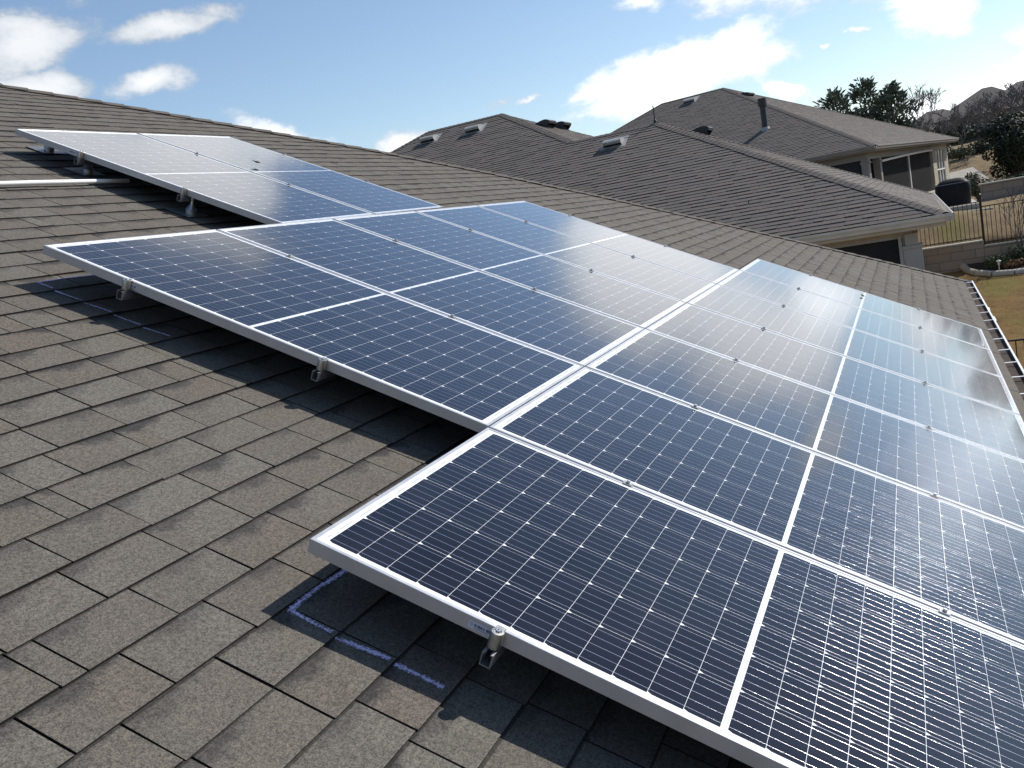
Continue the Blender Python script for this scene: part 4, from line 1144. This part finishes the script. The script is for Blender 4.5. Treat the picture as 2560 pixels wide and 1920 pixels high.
bare_tree('bare_tree', (64.0, -7.0, gz(64, -7)), 4.4, 51, 'bare tree rising behind the top of the dark oak', 0.5, depth=6, r0=0.09)
bare_tree('bare_tree', (86.0, -7.4, gz(86, -7)), 4.2, 52, 'bare tree against the hip roof of the far house', 0.5, depth=6, r0=0.10)
bare_tree('sapling', (26.75, -3.93, gz(26.7, -3.9)), 2.35, 33, 'thin bare sapling in front of the retaining wall at the right edge', 0.42, depth=5, r0=0.042, rmin=0.006)

def cedar(base, h, rad, seed, label):
    rq = random.Random(seed); t = empty('cedar_tree', base, label, 'tree', 'cedars behind the farther neighbour house')
    b = Vector(base); blobs = []
    tr = MB(); tr.tube([b - Vector((0, 0, .2)), b + Vector((0.05, 0.03, h*0.5)), b + Vector((0.02, 0.05, h*0.97))], [h*0.03, h*0.02, 0.01], 7); tr.build('trunk', M_BARK, t)
    mb = MB()
    for tier in range(22):
        f = tier / 21; z = h * (0.10 + 0.88 * f); rr = rad * (1 - f) ** 0.55 * rq.uniform(0.6, 1.15) + 0.06
        for k in range(max(4, int(11 * (1 - f) ** 0.6))):
            a = rq.uniform(0, 2*math.pi); L = rr * rq.uniform(0.6, 1.15)
            tip = b + Vector((math.cos(a)*L, math.sin(a)*L, z + L*rq.uniform(0.25, 0.75)))
            root = b + Vector((0, 0, z)); ct = rq.random()
            for i in range(34):
                s = rq.uniform(0.25, 1.05); p = root.lerp(tip, s); w = 0.16 * rad * (1.15 - s) + 0.05
                p = p + Vector((rq.uniform(-w, w), rq.uniform(-w, w), rq.uniform(-w, w)))
                d = ((tip - root).normalized() + Vector((rq.uniform(-1, 1), rq.uniform(-1, 1), rq.uniform(-.3, 1))) * 0.7).normalized()
                n = d.cross(Vector((rq.uniform(-1, 1), rq.uniform(-1, 1), rq.uniform(-1, 1)))).normalized(); sz = 0.13 * rq.uniform(0.7, 1.5)
                mb.face([p, p + d*sz*0.8 + n*sz*0.35, p + d*sz*1.9, p + d*sz*0.8 - n*sz*0.35], 0, None, (min(1, ct*0.5 + rq.random()*0.5), rq.random(), 0))
    mb.build('crown', M_CEDAR, t)
cedar((53.0, 1.75, gz(53, 1.7)), 6.35, 2.5, 1, 'leftmost, shortest of the cedars behind the far hip roof')
cedar((54.0, 0.35, gz(54, 0)), 6.35, 2.4, 2, 'tallest, middle cedar of the three behind the far hip roof')
cedar((54.3, -0.95, gz(54, -1)), 5.85, 2.2, 3, 'rightmost cedar of the three, next to the slender bare tree')

def oak(base, crown, label, seed, n=6000, size=0.11, mat=None):
    rq = random.Random(seed); t = empty('oak_tree', base, label, 'tree')
    b = Vector(base); tr = MB()
    mb = MB(); foliage(mb, crown, n, size, rq, shell=0.45); mb.build('crown', mat or M_OAK, t)
    for c, rr in crown: tr.tube([b - Vector((0, 0, .1)), b.lerp(Vector(c), 0.35) + Vector((0, 0, .25)), b.lerp(Vector(c), 0.75), c], [0.17, 0.12, 0.07, 0.02], 6)
    tr.build('trunk', M_BARK, t)
def clumps(cx, cy, cz, rx, ry, rz, k, rq, s=(.3, .5)):
    out = []
    for _ in range(k):
        while True:
            d = Vector((rq.uniform(-1, 1), rq.uniform(-1, 1), rq.uniform(-1, 1)))
            if d.length < 1: break
        f = rq.uniform(*s); out.append(((cx+d.x*rx, cy+d.y*ry, cz+d.z*rz), (rx*f, ry*f, rz*f)))
    return out
rq = random.Random(77)
oak((50.0, -6.4, gz(50, -6.9)), clumps(50, -6.1, 4.6, 1.5, 1.5, 1.25, 30, rq, (.33, .52)), 'dark spreading live oak at the right edge above the stone wall', 4, 14000, 0.085)
oak((46.0, -10.6, gz(46, -10)), clumps(46, -10.8, 6.0, 2.0, 2.6, 1.8, 18, rq), 'tall dark live oak beyond the right edge', 6, 5000, 0.15)
oak((38.0, -13.0, gz(38, -13)), clumps(38, -13.0, 5.6, 2.0, 2.4, 1.7, 16, rq), 'live oak farther out beyond the right edge', 9, 4000, 0.16)
bush('juniper_bush', 37.6, -3.62, gz(37.6, -3.6), 0.62, 0.55, 0.75, M_DRYBUSH, 1800, 0.06, 'olive green juniper bush between the grill and the low stone wall', 'shrub', 12)
bush('dry_bush', 42.0, -4.6, gz(42, -4.6), 0.9, 0.9, 0.35, M_DRYBUSH, 1000, 0.07, 'pale dry bush below the oak', 'shrub', 13)
bush('dry_bush', 60.5, -4.2, gz(60, -4.2), 1.0, 1.0, 0.45, M_DRYBUSH, 1000, 0.09, 'greenish bush beside the far driveway, left of the oak', 'shrub', 14)
bush('dry_bush', 44.5, -5.6, gz(44.5, -5.6), 0.9, 1.0, 0.45, M_SHRUB, 1000, 0.07, 'dull green bush right under the oak', 'shrub', 15)
bush('dry_bush', 64.0, -5.6, gz(64, -5.6), 1.1, 1.0, 0.6, M_OAK, 900, 0.10, 'dark bush beyond the far driveway near the bare tree', 'shrub', 16)
bush('dry_bush', 70.0, -3.2, gz(70, -3.2), 1.0, 1.4, 0.6, M_DRYBUSH, 900, 0.10, 'grey bush at the foot of the far house', 'shrub', 17)

# pale drive beyond
def strip(name, pts, w, mat, lift=0.03):
    mb = MB()
    for (a, b) in zip(pts, pts[1:]):
        a, b = Vector(a), Vector(b); d = (b - a).normalized(); s = Vector((-d.y, d.x)) * w/2
        n = max(1, int((b - a).length / 2))
        for i in range(n):
            p, q = a.lerp(b, i/n), a.lerp(b, (i+1)/n)
            mb.face([(v.x, v.y, gz(v.x, v.y) + lift) for v in (p - s, q - s, q + s, p + s)])
    o = mb.build(name, mat); tag(o, kind='structure'); return o
strip('driveway', [(55.4, -3.35), (55.8, -5.0)], 3.0, M_CONC, 0.05)
strip('road', [(78.0, -2.0), (78.0, -40.0)], 6.0, M_CONC, 0.05)

# far houses on the rise
def far_house(base, w, d, hw, hr, rot, label, mat_wall, seed, hip=True):
    Mx = Matrix.Translation(base) @ Matrix.Rotation(rot, 4, 'Z'); h = empty('far_house', Mx, label, 'house', 'far houses on the rise')
    mb = MB(); mb.box((-d/2, -w/2, -1.0), (d/2, w/2, hw), Mx); mb.build('wall', mat_wall, h)
    mb = MB(); o = 0.4; P = lambda x, y, z: Mx @ Vector((x, y, z))
    i = d/2 if hip else 0.0
    A, B, C_, D_ = P(-d/2-o, -w/2-o, hw), P(d/2+o, -w/2-o, hw), P(d/2+o, w/2+o, hw), P(-d/2-o, w/2+o, hw)
    r0, r1 = P(0, -w/2-o+i, hw+hr), P(0, w/2+o-i, hw+hr)
    for f in ([A, r0, r1, D_], [C_, r1, r0, B], [B, r0, A], [D_, r1, C_]): plain(mb, f[::-1])
    plain(mb, [A, B, C_, D_]); mb.build('roof', SHN, h)
    for k, yy in enumerate((-w*0.25, w*0.22)):
        mb = MB(); mb.box((-d/2-0.03, yy-0.8, 0.8), (-d/2-0.004, yy+0.8, hw-0.5), Mx); wd_ = mb.build('window', M_GLASSDK, h)
        mb = MB(); mb.box((-d/2-0.08, yy-0.06, 0.8), (-d/2-0.031, yy+0.06, hw-0.5), Mx); mb.box((-d/2-0.08, yy-0.8, hw*0.45), (-d/2-0.032, yy+0.8, hw*0.45+0.10), Mx); mb.build('window_frame', M_WHITE, wd_)
    return h
bush('dry_bush', 53.5, -4.05, gz(53, -4), 0.8, 0.9, 0.45, M_DRYBUSH, 1100, 0.08, 'tan dry bush below the pale drive, right of the brick wall', 'shrub', 21)
bush('dry_bush', 62.5, -3.6, gz(62, -3.6), 1.0, 1.2, 0.5, M_OAK, 1000, 0.09, 'dark bush above the pale drive beside the brick wall', 'shrub', 22)
bush('dry_bush', 90.0, -6.0, gz(90, -6), 1.6, 3.2, 1.1, M_OAK, 1600, 0.14, 'long dark hedge under the far house roofs', 'shrub', 24)
far_house((100.0, -4.3, gz(100, -4.3) - 0.9), 7.6, 7, 2.2, 1.9, 0.1, 'far grey roofed house just right of the cedars', M_TAN, 1)
far_house((96.0, -8.6, gz(96, -8.6) - 0.4), 8.0, 8, 2.3, 2.35, -0.15, 'far house with a hip roof behind the wide bare tree', M_BRICK_BROWN, 2)
far_house((112.0, -13.5, gz(112, -13) - 0.6), 10.0, 9, 2.6, 2.4, 0.05, 'farthest house at the right edge above the oak', M_BRICK_BROWN, 3)
